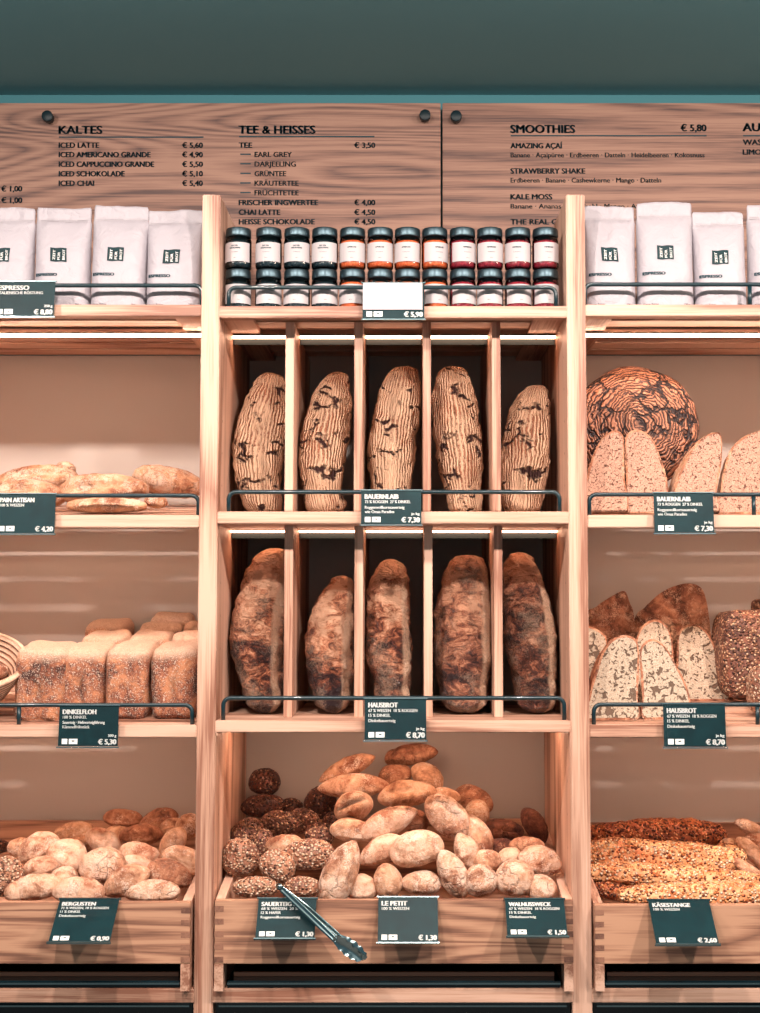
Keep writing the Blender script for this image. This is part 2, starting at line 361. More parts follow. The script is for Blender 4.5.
# ------------------------------------------------------------ lettering
TXT = {}
def text_mesh(s, bold):
    k = (s, bold)
    if k in TXT: return TXT[k]
    c = bpy.data.curves.new('lettering', 'FONT'); c.body = s; c.size = 1; c.offset = bold; c.resolution_u = 3; c.fill_mode = 'FRONT'
    o = bpy.data.objects.new('lettering', c); COL.objects.link(o)
    dg = bpy.context.evaluated_depsgraph_get(); me = bpy.data.meshes.new_from_object(o.evaluated_get(dg))
    vs = [v.co.copy() for v in me.vertices]; fs = [tuple(p.vertices) for p in me.polygons]
    bpy.data.objects.remove(o); bpy.data.curves.remove(c); bpy.data.meshes.remove(me)
    x0 = min(v.x for v in vs); x1 = max(v.x for v in vs)
    TXT[k] = (vs, fs, x0, x1); return TXT[k]
CAP = .729
def letter_on(mb, s, org, ex, ez, x0, x1, z0, h, bold=.012, rot=False, mi=0):
    """writes s in the plane org + ex*x + ez*z, fitted to x0..x1 (metres) with capital height h, baseline z0"""
    vs, fs, a, b = text_mesh(s, 0)
    k = (x1-x0)/(b-a) if x1 is not None else h/CAP
    d = bold*h*3.0
    for n_, (dx, dz) in enumerate(((-d, 0), (-d*.4, d*.3), (0, 0), (d*.4, -d*.3), (d, 0)) if bold > .003 else ((0, 0),)):
        out = []
        for v in vs:
            tx = (v.x-a)*k; tz = v.y/CAP*h
            out.append(org + ex*(x0+tx+dx) + ez*(z0+tz+dz))
        mb.add(out, fs, mi)

# ------------------------------------------------------------ room
Zc = P(380, 95, .56).z
def structure(name, mb, mat): o = mb.build(name, mat); o['kind'] = 'structure'; return o
m = MB(); m.box((-3.5, .56, 0), (3.5, .66, Zc)); structure('wall_back', m, M['wall_teal'])
m = MB(); m.box((-3.5, -3.6, Zc), (3.5, .66, Zc+.1)); structure('ceiling', m, M['ceiling_teal'])
m = MB(); m.box((-3.5, -3.6, -.1), (3.5, .66, 0)); structure('floor', m, M['floor_grey'])

# ------------------------------------------------------------ shelving
DEP = .506
zf = lambda py: P(408, py, 0).z
xf = lambda px, py=600: P(px, py, 0).x
Z1T, Z1B = zf(306), zf(317.5)        # top shelf
Z2T, Z2B = zf(511.5), zf(523.5)
Z3T, Z3B = zf(720.5), zf(732.5)
ZS2T, ZS2B = zf(515), zf(527.5)      # side bays
ZS3T, ZS3B = zf(725), zf(737.5)
Z5T, Z5B = zf(988.5), zf(1003)
PX = [xf(198), xf(216.5), xf(569.3), xf(588.5)]          # post faces
ZTOP = zf(194.5)
RISE = .060
LEFT0 = PX[0]-(PX[2]-PX[1]); RIGHT1 = PX[3]+(PX[2]-PX[1]); PW = PX[1]-PX[0]

def side_panel(unit, x0, x1):
    p = MB(); p.box((x0, 0, 0.02), (x1, DEP, ZTOP), ch=.002)
    o = p.build('side_panel', M['oak_z'], unit)
    h = MB()                                            # shelf-pin holes in two columns on both faces
    for yy in (.055, .43):
        z = .95
        while z < 2.2:
            for sx, xx in ((-1, x0), (1, x1)):
                h.add([(xx+sx*.0004, yy+.0028*cos(a*pi/4), z+.0028*sin(a*pi/4)) for a in range(8)], [tuple(range(8))] if sx > 0 else [tuple(range(7, -1, -1))])
            z += .064
    h.build('pin_hole', M['end_grain'], o)
    return o
def slats(unit, x0, x1, zt, zb, rise, gap=.017, endw=.06, name='shelf'):
    """slatted shelf: front lip, boards running left-right, end rails; rises by `rise` towards the back"""
    lip = sbox(name, (x0, 0, zb), (x1, .028, zt), M['oak_x'], unit)
    g = MB(); th = .007; y = .034; pitch = (DEP-.034)/6
    sl = rise/DEP
    for i in range(6):
        ya, yb = .030+i*pitch, .030+(i+1)*pitch-gap
        za, zb_ = zt-.002+sl*ya, zt-.002+sl*yb
        g.hexa([(x0+.001, ya, za-th), (x1-.001, ya, za-th), (x1-.001, yb, zb_-th), (x0+.001, yb, zb_-th), (x0+.001, ya, za), (x1-.001, ya, za), (x1-.001, yb, zb_), (x0+.001, yb, zb_)])
    g.build('slat_board', M['oak_x'], lip)
    for a, b in ((x0+.001, x0+endw), (x1-endw, x1-.001)):
        e = MB(); za, zb_ = zt-.002-th, zt-.002-th+rise
        e.hexa([(a, .03, za-.008), (b, .03, za-.008), (b, DEP-.004, zb_-.008), (a, DEP-.004, zb_-.008), (a, .03, za), (b, .03, za), (b, DEP-.004, zb_), (a, DEP-.004, zb_)])
        e.build('end_rail', M['oak_y'], lip)
    if rise == 0:
        li = MB(); li.box((x0+.001, .029, zt-.0019), (x1-.001, DEP-.002, zt-.0004)); li.build('dark_gap_sheet', M['black_matt'], lip)  # added black sheet so the slat gaps read dark from below
    return lip
def led(unit, x0, x1, z, Y, shield=0):
    l = MB(); l.box((x0, Y, z-.0042), (x1, Y+.012, z)); s = l.build('light_strip', M['led_dim' if shield else 'led'], unit)
    b = MB(); b.box((x0, Y-.001, z), (x1, Y+.015, z+.003)); 
    if shield: b.box((x0, Y+.0155, z-shield), (x1, Y+.018, z+.003))
    b.build('light_channel', M['black_matt'] if shield else M['steel'], s)
def rail(parent, xa, xb, z0, z1, Y=.012, r=.0042, posts=()):
    """bent round bar: up from the lip, along, and down again"""
    R = .014; pts = [Vector((xa, Y, z0))]
    for k in range(7):
        a = pi-k*pi/12; pts.append(Vector((xa+R+R*cos(a), Y, z1-R+R*sin(a))))
    for k in range(7):
        a = pi/2-k*pi/12; pts.append(Vector((xb-R+R*cos(a), Y, z1-R+R*sin(a))))
    pts.append(Vector((xb, Y, z0)))
    t = MB(); t.tube(pts, r, 10)
    for x in posts: t.tube([(x, Y, z0), (x, Y, z1-r)], r, 10)
    return t.build('guard_rail', M['rail_black'], parent, smooth=True)

def back_panel(unit, x0, x1):
    p = MB(); p.box((x0, DEP, .02), (x1, DEP+.012, Z1T-.004)); return p.build('back_panel', M['panel_greige'], unit)

# centre bay
CU = empty('shelving_unit', ((PX[1]+PX[2])/2, .25, 0), 'centre bay of the oak bread shelving with upright cubbies between two full-height posts', 'shelf')
side_panel(CU, PX[0], PX[1]); side_panel(CU, PX[2], PX[3]); back_panel(CU, PX[1], PX[2])
xa, xb = PX[1], PX[2]
s1 = slats(CU, xa, xb, Z1T, Z1B, 0)
s2 = sbox('shelf', (xa, 0, Z2B), (xb, DEP, Z2T), M['oak_x'], CU)
s3 = sbox('shelf', (xa, 0, Z3B), (xb, DEP, Z3T), M['oak_x'], CU)
s5 = sbox('bottom_shelf', (xa, 0, Z5B), (xb, DEP, Z5T), M['oak_x'], CU)
rail(s1, xf(225), xf(559), Z1T-.002, zf(286)); rail(s2, xf(227), xf(561), Z2T-.002, zf(491.5)); rail(s3, xf(223.5), xf(564), Z3T-.002, zf(698.5))
YD = .07
DV = []
for row, (zt, zb, pxs) in enumerate(((Z1B+.006, Z2T, ((285, 293.6), (354, 362.6), (423, 431), (492.3, 500.8))), (Z2B, Z3T, ((284, 292.7), (354.3, 363), (424, 432.5), (494.2, 502.7))))):
    zmid = (zt+zb)/2; pym = 430 if row == 0 else 620
    edges = []
    for a, b in pxs:
        x0, x1 = P(a, pym, YD).x, P(b, pym, YD).x; edges.append((x0, x1))
        d = MB(); d.box((x0, YD, zb), (x1, DEP, zt), ch=.001); d.build('divider', M['oak_z'], CU)
    xs = [xa]+[v for e in edges for v in e]+[xb]
    for i in range(0, len(xs), 2):
        led(CU, xs[i]+.002, xs[i+1]-.002, (Z1B+.004 if row == 0 else Z2B)-.003, .185, .016)
    DV.append(xs)
led(CU, xa+.01, xb-.01, Z3B-.003, .185)
# side bays
def side_bay(name_label, x0, x1, panel_x, rails):
    U = empty('shelving_unit', ((x0+x1)/2, .25, 0), name_label, 'shelf')
    back_panel(U, x0, x1); side_panel(U, *panel_x)
    a = slats(U, x0, x1, zf(304.5), zf(315.8), 0); b = slats(U, x0, x1, ZS2T, ZS2B, RISE); c = slats(U, x0, x1, ZS3T, ZS3B, RISE)
    sbox('bottom_shelf', (x0, 0, Z5B), (x1, DEP, Z5T), M['oak_x'], U)
    for s, z in ((a, zf(315.8)), (b, ZS2B+.016), (c, ZS3B+.016)): led(U, x0+.004, x1-.004, z-.0, .175)
    for s, (ra, rb, za, zb, po) in zip((a, b, c), rails): rail(s, ra, rb, za, zb, posts=po)
    return U
side_bay('left bay of the oak bread shelving holding white bags, pale bread and brown loaves', LEFT0, PX[0], (LEFT0-PW, LEFT0),
         ((LEFT0+.02, xf(197.5), zf(304.5)-.002, zf(284), (xf(20),)), (LEFT0+.02, xf(196.5), ZS2T-.002, zf(495), (xf(20),)), (LEFT0+.02, xf(192.5), ZS3T-.002, zf(705.5), (xf(19.5),))))
side_bay('right bay of the oak bread shelving holding white bags, cut loaves and seeded sticks', PX[3], RIGHT1, (RIGHT1, RIGHT1+PW),
         ((xf(588.5), RIGHT1-.02, zf(304.5)-.002, zf(283), (xf(757),)), (xf(591), RIGHT1-.02, ZS2T-.002, zf(494), (xf(757),)), (xf(593.5), RIGHT1-.02, ZS3T-.002, zf(705), (xf(757),))))
def tray_z(row, Y): return (ZS2T if row == 2 else ZS3T)-.002+RISE/DEP*Y
# dark base cabinet below
BC = empty('base_cabinet', ((PX[0]+PX[3])/2, .26, 0), 'black glossy base cabinet below the oak shelving', 'cabinet')
for a, b in ((LEFT0, PX[0]), (PX[1], PX[2]), (PX[3], RIGHT1)):
    m = MB(); m.box((a+.002, .02, .06), (b-.002, DEP-.01, Z5B-.002), ch=.003); o = m.build('door', M['black_gloss'], BC)
    m = MB(); m.box((a+.01, .012, Z5B-.011), (b-.01, .0195, Z5B-.008)); m.build('edge_strip', M['steel'], o)

# ------------------------------------------------------------ menu boards
YB = .510
def menu_board(pxa, pxb, label, lines, rules, knobs):
    a = P(pxa, 150, YB).x; b = P(pxb, 150, YB).x; zt = P(408, 103, YB).z; zb = Z1T+.012
    E = empty('menu_board', ((a+b)/2, YB+.01, zb), label, 'sign')
    sbox('board', (a, YB, zb), (b, YB+.014, zt), M['menu_oak'], E, .001)
    for s, x0, x1, yc, h, bold in lines:
        mb = MB(); c = P(x0, yc+h/2, YB)
        letter_on(mb, s, Vector((0, YB-.0006, 0)), Vector((1,0,0)), Vector((0,0,1)), c.x, P(x1, yc, YB).x, c.z, h*S(YB), bold)
        mb.build('lettering', M['ink'], E)
    for x0, x1, y in rules:
        c = P(x0, y, YB); d = P(x1, y, YB); mb = MB(); mb.box((c.x, YB-.0008, c.z-.0016), (d.x, YB-.0001, c.z+.0016)); mb.build('rule_line', M['ink'], E)
    for kx, ky in knobs:
        c = P(kx, ky, YB-.02); mb = MB()
        rr = 5.6*S(YB)
        prof = [(0, 0), (rr-.001, 0), (rr, .001), (rr, .018), (rr*.6, .019), (rr*.6, .032)]
        n = 24; vs = [Vector((c.x+r*cos(2*pi*k/n), YB-.030+y, c.z+r*sin(2*pi*k/n))) for r, y in prof for k in range(n)]
        fs = [(i*n+k, i*n+(k+1) % n, (i+1)*n+(k+1) % n, (i+1)*n+k) for i in range(len(prof)-1) for k in range(n)]
        mb.add(vs, fs); mb.build('standoff_knob', M['standoff'], E, smooth=True)
    m = MB()
    for kx, ky in knobs:
        c = P(kx, ky, YB); m.box((c.x-.006, YB+.0145, c.z-.006), (c.x+.006, .5598, c.z+.006))
    m.build('mounting_pin', M['steel'], E)
    return E
B1 = .025; B2 = .025
L = [('KALTES', 59, 102, 129.5, 8.6, .027)]
for s, x1, y in (('ICED LATTE', 99, 145), ('ICED AMERICANO GRANDE', 150.5, 154.4), ('ICED CAPPUCCINO GRANDE', 154, 164), ('ICED SCHOKOLADE', 124.5, 173.5), ('ICED CHAI', 94, 183)): L.append((s, 59, x1, y, 5.8, B1))
for s, y in (('€ 5,60', 145), ('€ 4,90', 154.4), ('€ 5,50', 164), ('€ 5,10', 173.5), ('€ 5,40', 183)): L.append((s, 182.4, 202.6, y, 5.8, B1))
for y in (188.5, 200): L.append(('€ 1,00', 1.5, 22, y, 6, B2))
L.append(('TEE & HEISSES', 239, 315, 129.3, 8.8, .027))
for s, x0, x1, y in (('TEE', 239, 252, 145), ('FRISCHER INGWERTEE', 239, 318, 202.3), ('CHAI LATTE', 239, 280, 212), ('HEISSE SCHOKOLADE', 239, 314.6, 221.5)): L.append((s, x0, x1, y, 5.8, B1))
for s, x1, y in (('EARL GREY', 291.7, 154.3), ('DARJEELING', 295.8, 163.8), ('GRÜNTEE', 286, 173.4), ('KRÄUTERTEE', 298.5, 183), ('FRÜCHTETEE', 298.5, 192.6)): L.append((s, 254.7, x1, y, 5.5, .016))
for s, y in (('€ 3,50', 145), ('€ 4,00', 202.3), ('€ 4,50', 212), ('€ 4,50', 221.5)): L.append((s, 354.5, 375, y, 5.8, B1))
rules = [(59, 203.5, 137.2), (239, 374.5, 136.6)]+[(240.3, 250.8, y) for y in (154.3, 163.8, 173.4, 183, 192.6)]
menu_board(-150, 440.6, 'wide oak menu board with cold and hot drinks, left of the vertical joint', L, rules, ((48, 117), (425, 116), (-120, 117)))
R = [('SMOOTHIES', 510.7, 574.7, 128.6, 8.8, .027), ('€ 5,80', 681, 706, 127.6, 7.4, B1), ('AMAZING AÇAÍ', 510.7, 562, 145.5, 5.8, B1), ('STRAWBERRY SHAKE', 510.7, 585, 170.8, 5.8, B1),
     ('KALE MOSS', 510.7, 552, 196.6, 5.8, B1), ('THE REAL GREEN', 510.7, 578, 221.6, 5.8, B1),
     ('Banane · Açaipüree · Erdbeeren · Datteln · Heidelbeeren · Kokosnuss', 510.7, 704.4, 154.8, 5.2, .014),
     ('Erdbeeren · Banane · Cashewkerne · Mango · Datteln', 510.7, 661, 180, 5.2, .014), ('Banane · Ananas · Grünkohl · Mango · Avocado · Datteln', 510.7, 688, 206, 5.2, .014),
     ('AUSSERDEM', 743, 812, 126.8, 8.8, .027), ('WASSER', 743, 775, 142, 5.8, B1), ('LIMONADE', 743, 783, 151.8, 5.8, B1)]
menu_board(442.6, 960, 'wide oak menu board with smoothies, right of the vertical joint', R, [(510.7, 706.5, 135.8), (743, 900, 135.8)], ((456, 117), (935, 117)))

# ------------------------------------------------------------ price tags
def price_tag(px0, px1, py0, py1, Y0, Y1, label, lines, price, unit=None, sticker=False, w=None):
    """card in an acrylic holder; top edge at Y0, bottom edge at Y1 (tilted if they differ); px/py are its corners at the top edge"""
    tl = P(px0, py0, Y0); tr = P(px1, py0, Y0); H_px = py1-py0
    zb = P(408, py1, Y1).z; ex = Vector((1,0,0)); down = Vector((0, Y1-Y0, zb-tl.z)); Hh = down.length; ez = -down/Hh
    nrm = ex.cross(ez)          # faces the viewer (-Y)
    Wd = tr.x-tl.x; org = tl+down
    E = empty('price_tag', tuple(org+ex*Wd/2), label, 'price tag')
    def slab(name, mat, x0, x1, z0, z1, n0, n1, parent=E):
        mb = MB(); c = [org+ex*x+nrm*n+ez*z for z in (z0, z1) for x, n in ((x0, n1), (x1, n1), (x1, n0), (x0, n0))]
        mb.hexa(c); return mb.build(name, mat, parent)
    card = slab('card', M['tag_card'], .0025, Wd-.0025, .0035, Hh-.001, 0, .0012)
    hold = slab('holder', M['acrylic'], 0, Wd, 0, Hh, .0018, .0028)
    slab('holder_lip', M['steel'], 0, Wd, 0, .0022, -.001, .0045, hold)
    slab('holder_lip', M['steel'], 0, Wd, Hh-.0015, Hh+.0005, -.002, .0032, hold)
    k = Wd/62.0                                  # metres per design unit (tag is 62 wide)
    mb = MB()
    T = Hh/k
    for s, y, h, wd, b in lines:
        letter_on(mb, s, org+nrm*.0015, ex, ez, 5*k, (5+wd)*k, (T-y)*k, h*k, b)
    letter_on(mb, price, org+nrm*.0015, ex, ez, 41.5*k, 59*k, 3.6*k, 5.2*k, .030)
    if unit: letter_on(mb, unit, org+nrm*.0015, ex, ez, 51*k, 59*k, 11*k, 2.6*k, .03)
    mb.build('lettering', M['white_ink'], card)
    if sticker: slab('sticker', M['paper_white'], .003, Wd-.006, 10.5*k, Hh-.001, .0030, .0036)
    ic = MB()
    for a, b in ((5, 10.5), (12, 20.5)):
        c = [org+ex*x*k+nrm*.0014+ez*z*k for x, z in ((a, 3.8), (b, 3.8), (b, 9), (a, 9))]
        ic.add(c, [(0, 1, 2, 3)])
    ic.build('symbol_box', M['white_ink'], card)
    mk = MB(); c = [org+ex*x*k+nrm*.0017+ez*z*k for x, z in ((14.5, 6.8), (16.2, 6), (18, 6.8), (17.6, 7.4), (15, 7.4))]
    mk.add(c, [(0, 1, 2, 3, 4)]); mk.build('symbol_mark', M['tag_card'], card)
    return E
T1 = lambda s, w: (s, 9.0, 4.8, w, .030)
T2 = lambda s, w, y=13.4: (s, y, 3.0, w, .018)
BAU = [T1('BAUERNLAIB', 33), T2('73 % ROGGEN  27 % DINKEL', 45), T2('Roggenvollkornsauerteig', 39, 19), T2('wie Omas Paradies', 29, 23.4)]
HAU = [T1('HAUSBROT', 28), T2('67 % WEIZEN  18 % ROGGEN', 47), T2('15 % DINKEL', 21, 18), T2('Dinkelsauerteig', 26, 23)]
price_tag(-6, 57, 281.5, 318, -.012, -.022, 'teal price tag for espresso below the white bags at far left', [T1('ESPRESSO', 30), T2('ITALIENISCHE RÖSTUNG', 44)], '€ 8,80', '250 g')
price_tag(-4, 57.5, 493.5, 535, -.012, -.02, 'teal price tag reading PAIN ARTISAN at 4,20 euro', [T1('PAIN ARTISAN', 34), T2('100 % WEIZEN', 24)], '€ 4,20')
price_tag(58.5, 120.5, 705, 748, -.012, -.02, 'teal price tag reading DINKELFLOH at 5,30 euro below the brown loaves', [T1('DINKELFLOH', 33), T2('100 % DINKEL', 24), T2('Sauerteig · Hefevorteigführung', 42, 18.5), T2('Kümmelfrühstück', 27, 23)], '€ 5,30', '500 g')
price_tag(361.5, 425.5, 283, 320.5, -.012, -.024, 'price tag with a blank white sticker in front of the jam jars', [], '€ 5,90', None, True)
price_tag(360, 422.5, 490, 526, -.012, -.02, 'teal price tag in the middle below the ridged upright loaves', BAU, '€ 7,30', 'je kg')
price_tag(363.5, 427.5, 698, 741.5, -.012, -.02, 'teal price tag in the middle below the smooth upright loaves', HAU, '€ 8,70', 'je kg')
price_tag(652, 714, 492.5, 534.5, -.012, -.02, 'teal price tag in front of the cut speckled rye loaves at right', BAU, '€ 7,30', 'je kg')
price_tag(661.5, 726, 703.5, 748.5, -.012, -.02, 'teal price tag in front of the cut holey white loaves at right', HAU, '€ 8,70', 'je kg')
price_tag(59, 121, 899, 944, -.022, -.105, 'tilted price tag at 0,90 euro on the left crate of rolls', [T1('BERGUSTEN', 33), T2('71 % WEIZEN, 18 % ROGGEN', 47), T2('11 % DINKEL', 20, 18), T2('Dinkelsauerteig', 26, 23)], '€ 0,90')
price_tag(257.5, 318, 898.5, 940, -.022, -.08, 'tilted price tag reading SAUERTEIG under the steel tongs', [T1('SAUERTEIG H.', 38), T2('68 % WEIZEN  20 % R.', 42), T2('12 % HAFER', 20, 18), T2('Roggenvollkornsauerteig', 40, 23)], '€ 1,30')
price_tag(377, 439, 897, 944, -.022, -.07, 'tilted price tag reading LE PETIT in the middle of the centre crate', [T1('LE PETIT', 25), T2('100 % WEIZEN', 27)], '€ 1,30')
price_tag(503.5, 565, 899, 938, -.022, -.085, 'tilted price tag reading WALNUSSWECK at the right end of the centre crate', [T1('WALNUSSWECK', 42), T2('67 % WEIZEN  18 % ROGGEN', 50), T2('15 % DINKEL', 22, 18), T2('Dinkelsauerteig', 26, 23)], '€ 1,50')
price_tag(646.5, 710, 900, 946, -.022, -.105, 'tilted price tag at 2,60 euro on the right crate of seeded sticks', [T1('KÄSESTANGE', 36), T2('100 % WEIZEN', 25)], '€ 2,60')

# ------------------------------------------------------------ crates
ZCB = Z5T+.0005
def crate(x0, x1, yf, label, pyt=902.5):
    zt = P(408, pyt, yf).z; zb = P(408, 964, yf).z; up = .068; T = .017; yb = DEP-.012
    E = empty('bread_crate', ((x0+x1)/2, .24, ZCB), label, 'crate')
    fr = sbox('front_board', (x0, yf, zb), (x1, yf+T, zt), M['crate_oak'], E, .0012)
    n = 5; hh = (zt-zb)/(2*n)
    for i in range(n):
        for a, b in ((x0-.0004, x0+T), (x1-T, x1+.0004)):
            fj = MB(); fj.box((a, yf-.0005, zt-(2*i+1.75)*hh), (b, yf+.003, zt-(2*i+.85)*hh)); fj.build('finger_joint', M['end_grain'], fr)
    for a, b in ((x0, x0+T), (x1-T, x1)):
        s = MB()
        y0 = yf+T+.0003
        s.hexa([(a, y0, zb), (b, y0, zb), (b, yb, zb), (a, yb, zb), (a, y0, zt), (b, y0, zt), (b, yb, zt+up), (a, yb, zt+up)])
        s.box((a, yf, ZCB), (b, yf+.05, zb-.0003)); s.box((a, yb-.06, ZCB), (b, yb, zb-.0003))
        s.build('side_board', M['oak_y'], E)
    sbox('back_board', (x0+T, yb-T, zb), (x1-T, yb, zt+up+.004), M['crate_oak'], E)
    fl = MB(); fl.hexa([(x0+T, yf+T, zb), (x1-T, yf+T, zb), (x1-T, yb-T, zb), (x0+T, yb-T, zb), (x0+T, yf+T, zb+.012), (x1-T, yf+T, zb+.012), (x1-T, yb-T, zb+.05), (x0+T, yb-T, zb+.05)])
    fl.build('crate_floor', M['oak_x'], E)
    # black crumb tray under the crate
    T0 = empty('crumb_tray', ((x0+x1)/2, .25, ZCB), label.split(' crate')[0]+' crate\'s black crumb tray slid in below it', 'tray')
    tm = MB(); tm.box((x0+.021, yf+.022, ZCB), (x1-.021, yb-.065, ZCB+.012), ch=.002); tm.box((x0+.021, yb-.075, ZCB+.012), (x1-.021, yb-.066, zb-.004)); tm.build('tray_body', M['black_gloss'], T0)
    tm = MB(); tm.box((x0+.03, yf+.055, ZCB+.0125), (x1-.03, yf+.061, ZCB+.020)); tm.build('tray_rim', M['copper'], T0)
    tm = MB(); tm.box((x0+.022, yf+.018, ZCB+.007), (x1-.022, yf+.0215, ZCB+.0105)); tm.build('tray_edge', M['steel'], T0)
    return zt
cr_l = crate(LEFT0+.012, P(190, 930, -.02).x, -.02, 'left oak crate of mixed pale rolls')
cr_m = crate(P(214.5, 930, -.02).x, P(573, 930, -.02).x, -.02, 'centre oak crate heaped with seeded and white rolls', 900.5)
cr_r = crate(P(595, 930, -.02).x, RIGHT1-.012, -.02, 'right oak crate of long seeded cheese sticks', 905)

# ------------------------------------------------------------ bread
def fbm(p, o=3):
    s = 0; a = 1; q = p.copy()
    for _ in range(o): s += a*noise.noise(q); q = q*2.03; a *= .5
    return s
def roll(cx, cy, a, b, ang, Y, kind, label, cat='bread roll', name='bread_roll', group=None, pt=1.0, dep=None, seed=0, slit=0, amp=.05, yaw=0, n=(40, 28), hi=0, crease=.07):
    """one bread: long axis a, short axis b (px at its depth), turned by ang; pt > 1 gives pointed ends, slit opens a scored ridge"""
    k = S(Y); A = a*k; B = b*k; C = (dep*k if dep else min(A, B*1.05)); c = P(cx, cy, Y)
    A *= 1.05; B *= 1.06; C *= 1.03; nl, nr = n; rng = random.Random(seed*7919+13)
    off = Vector((rng.uniform(-50, 50), rng.uniform(-50, 50), rng.uniform(-50, 50)))
    R = Matrix.Rotation(-radians(ang), 3, 'Y') @ Matrix.Rotation(radians(yaw), 3, 'Z')
    vs = []; m0 = min(A, B)
    for i in range(nl+1):
        t = pi*i/nl; x = cos(t); r = max(sin(t), 0)**pt
        r *= 1+.06*sin(2.1*x+off.x)
        for j in range(nr):
            p = 2*pi*j/nr
            y, z = cos(p), sin(p)
            flat = .82 if z < -.35 else 1
            e = .86; ys = math.copysign(abs(y)**e, y); zs = math.copysign(abs(z)**e, z)*flat
            v = Vector((A*x, C*ys*r, B*zs*r))
            q = Vector((v.x, v.y, v.z))/m0
            d = 1+amp*fbm(q*.9+off, 3)+amp*.5*fbm(q*2.6+off, 2)
            rn = noise.noise(q*1.25+off*1.7); d -= crease*math.exp(-(rn/.055)**2)*min(1, r*1.4)
            if hi: d += hi*(noise.noise(q*6+off)+.6*noise.noise(q*11+off))
            if slit:
                pc = -.35+.25*sin(off.y); w = .34        # scored line on the viewer's upper side
                dp = p-(pi+pc+.12)                        # viewer is at -Y (p = pi)
                g = math.exp(-(dp/w)**2*4)*max(0, 1-x*x*1.15)
                lipv = math.exp(-((dp-.42)/.22)**2)*max(0, 1-x*x*1.15)
                d += -slit*1.8*g+slit*1.3*lipv
            v = Vector((v.x*(1+.3*(d-1)), v.y*d, v.z*d))
            vs.append(v)
    fs = []
    for i in range(nl):
        for j in range(nr):
            fs.append((i*nr+j, i*nr+(j+1) % nr, (i+1)*nr+(j+1) % nr, (i+1)*nr+j))
    vs = [R @ v for v in vs]
    zb = min(v.z for v in vs)
    base = Vector((0, 0, zb))
    o = mesh_obj(name, [v-base for v in vs], fs, M[kind], None, (0, 0, 0), True)
    me = o.data; o.location = c+base; ORG[o.name] = c+base
    tag(o, label, cat, group); return o

def catmull(pts, t):
    n = len(pts)-1; s = t*n; i = min(int(s), n-1); f = s-i
    g = lambda k: pts[max(0, min(n, k))]
    p0, p1, p2, p3 = g(i-1), g(i), g(i+1), g(i+2)
    return [.5*((2*b)+(-a+c)*f+(2*a-5*b+4*c-d)*f*f+(-a+3*b-3*c+d)*f**3) for a, b, c, d in zip(p0, p1, p2, p3)]
def upright_loaf(st, Y, zfloor, kind, label, group, seed, lean=.05, dk=1.0, rough=.02, slot=None):
    """long loaf standing on end: st = (centre x, y, half width) stations from crown to foot"""
    k = S(Y); pts = []
    for px, py, hw in st:
        c = P(px, py, Y); pts.append((c.x, c.z, (hw*k)**2))
    top = pts[0]; bot = pts[-1]
    pts[-1] = (bot[0], zfloor, 0.0); pts[-2] = (pts[-2][0], pts[-2][1], pts[-2][2]*1.9)
    N = 72; NR = 56; off = Vector((seed*3.7, seed*1.3, seed*9.1)); vs = []; uv = []; z0 = zfloor
    nst = len(pts)-1
    for i in range(N+1):
        t = .5-.5*cos(pi*i/N)
        x, z, q = catmull(pts, t)
        seg = t*nst
        w = sqrt(max(q, 0))
        yy = Y+lean*(z-z0)/max(.01, top[1]-z0)
        for j in range(NR+1):
            a = 2*pi*j/NR
            e = .88; ca, sa = cos(a), sin(a)
            X = math.copysign(abs(ca)**e, ca); Yv = math.copysign(abs(sa)**e, sa)
            p = Vector((x+w*X, yy+w*dk*Yv, z))
            if j == NR: p = vs[i*(NR+1)].copy()
            else:
                q3 = Vector((X*w, Yv*w, z))*18+off
                dd = rough*(fbm(q3, 2)*.45+.45*fbm(q3*3, 4)-.25*math.exp(-(noise.noise(q3*1.6)/.06)**2))
                p += Vector((X, Yv*dk, .15)).normalized()*dd*.5*min(1, w/.02)
            p.z = max(p.z, zfloor)
            if slot: p.x = max(slot[0]+.0015, min(slot[1]-.0015, p.x))      # leans against the divider
            vs.append(p); uv.append((j/NR, t))
    fs = [(i*(NR+1)+j, i*(NR+1)+j+1, (i+1)*(NR+1)+j+1, (i+1)*(NR+1)+j) for i in range(N) for j in range(NR)]
    org = (P(st[len(st)//2][0], 500, Y).x, Y, zfloor)
    o = mesh_obj('bread_loaf', vs, fs, M[kind], None, org, True, uv=uv)
    return tag(o, label, 'bread', group)

G1 = 'ridged loaves standing in the upper cubbies'; G2 = 'smooth loaves standing in the lower cubbies'
r1 = (
 ([(266,367,0),(268,374,14),(264,400,23),(259,432,26),(257,460,25),(259,488,21),(262,508,13),(263,516,0)], 'ridged floury loaf with a dark vertical tear, leftmost upper cubby'),
 ([(336,366,0),(334,374,12),(329,400,21),(324,432,24),(321,460,23.5),(322,488,20),(325,508,13),(326,516,0)], 'ridged floury loaf in the second upper cubby from the left'),
 ([(404,361,0),(402,370,17),(398,398,22),(394,432,24),(391,460,23),(391,488,20),(391,506,16),(391,516,0)], 'ridged floury loaf in the middle upper cubby above a price tag'),
 ([(452,361,0),(453,368,15),(455,398,22),(458,432,24),(461,460,23),(463,488,19),(466,508,13),(467,516,0)], 'ridged floury loaf in the fourth upper cubby, leaning left'),
 ([(540,380,0),(538,386,13),(531,410,21),(528,438,25),(526,462,24.5),(524,488,21),(522,508,14),(521,516,0)], 'shortest ridged loaf, in the rightmost upper cubby'))
for i, (st, lab) in enumerate(r1):
    upright_loaf(st, .155, Z2T, 'ridged_crust', lab, G1, i+1, .07, 1.15, .020, DV[0][2*i:2*i+2])
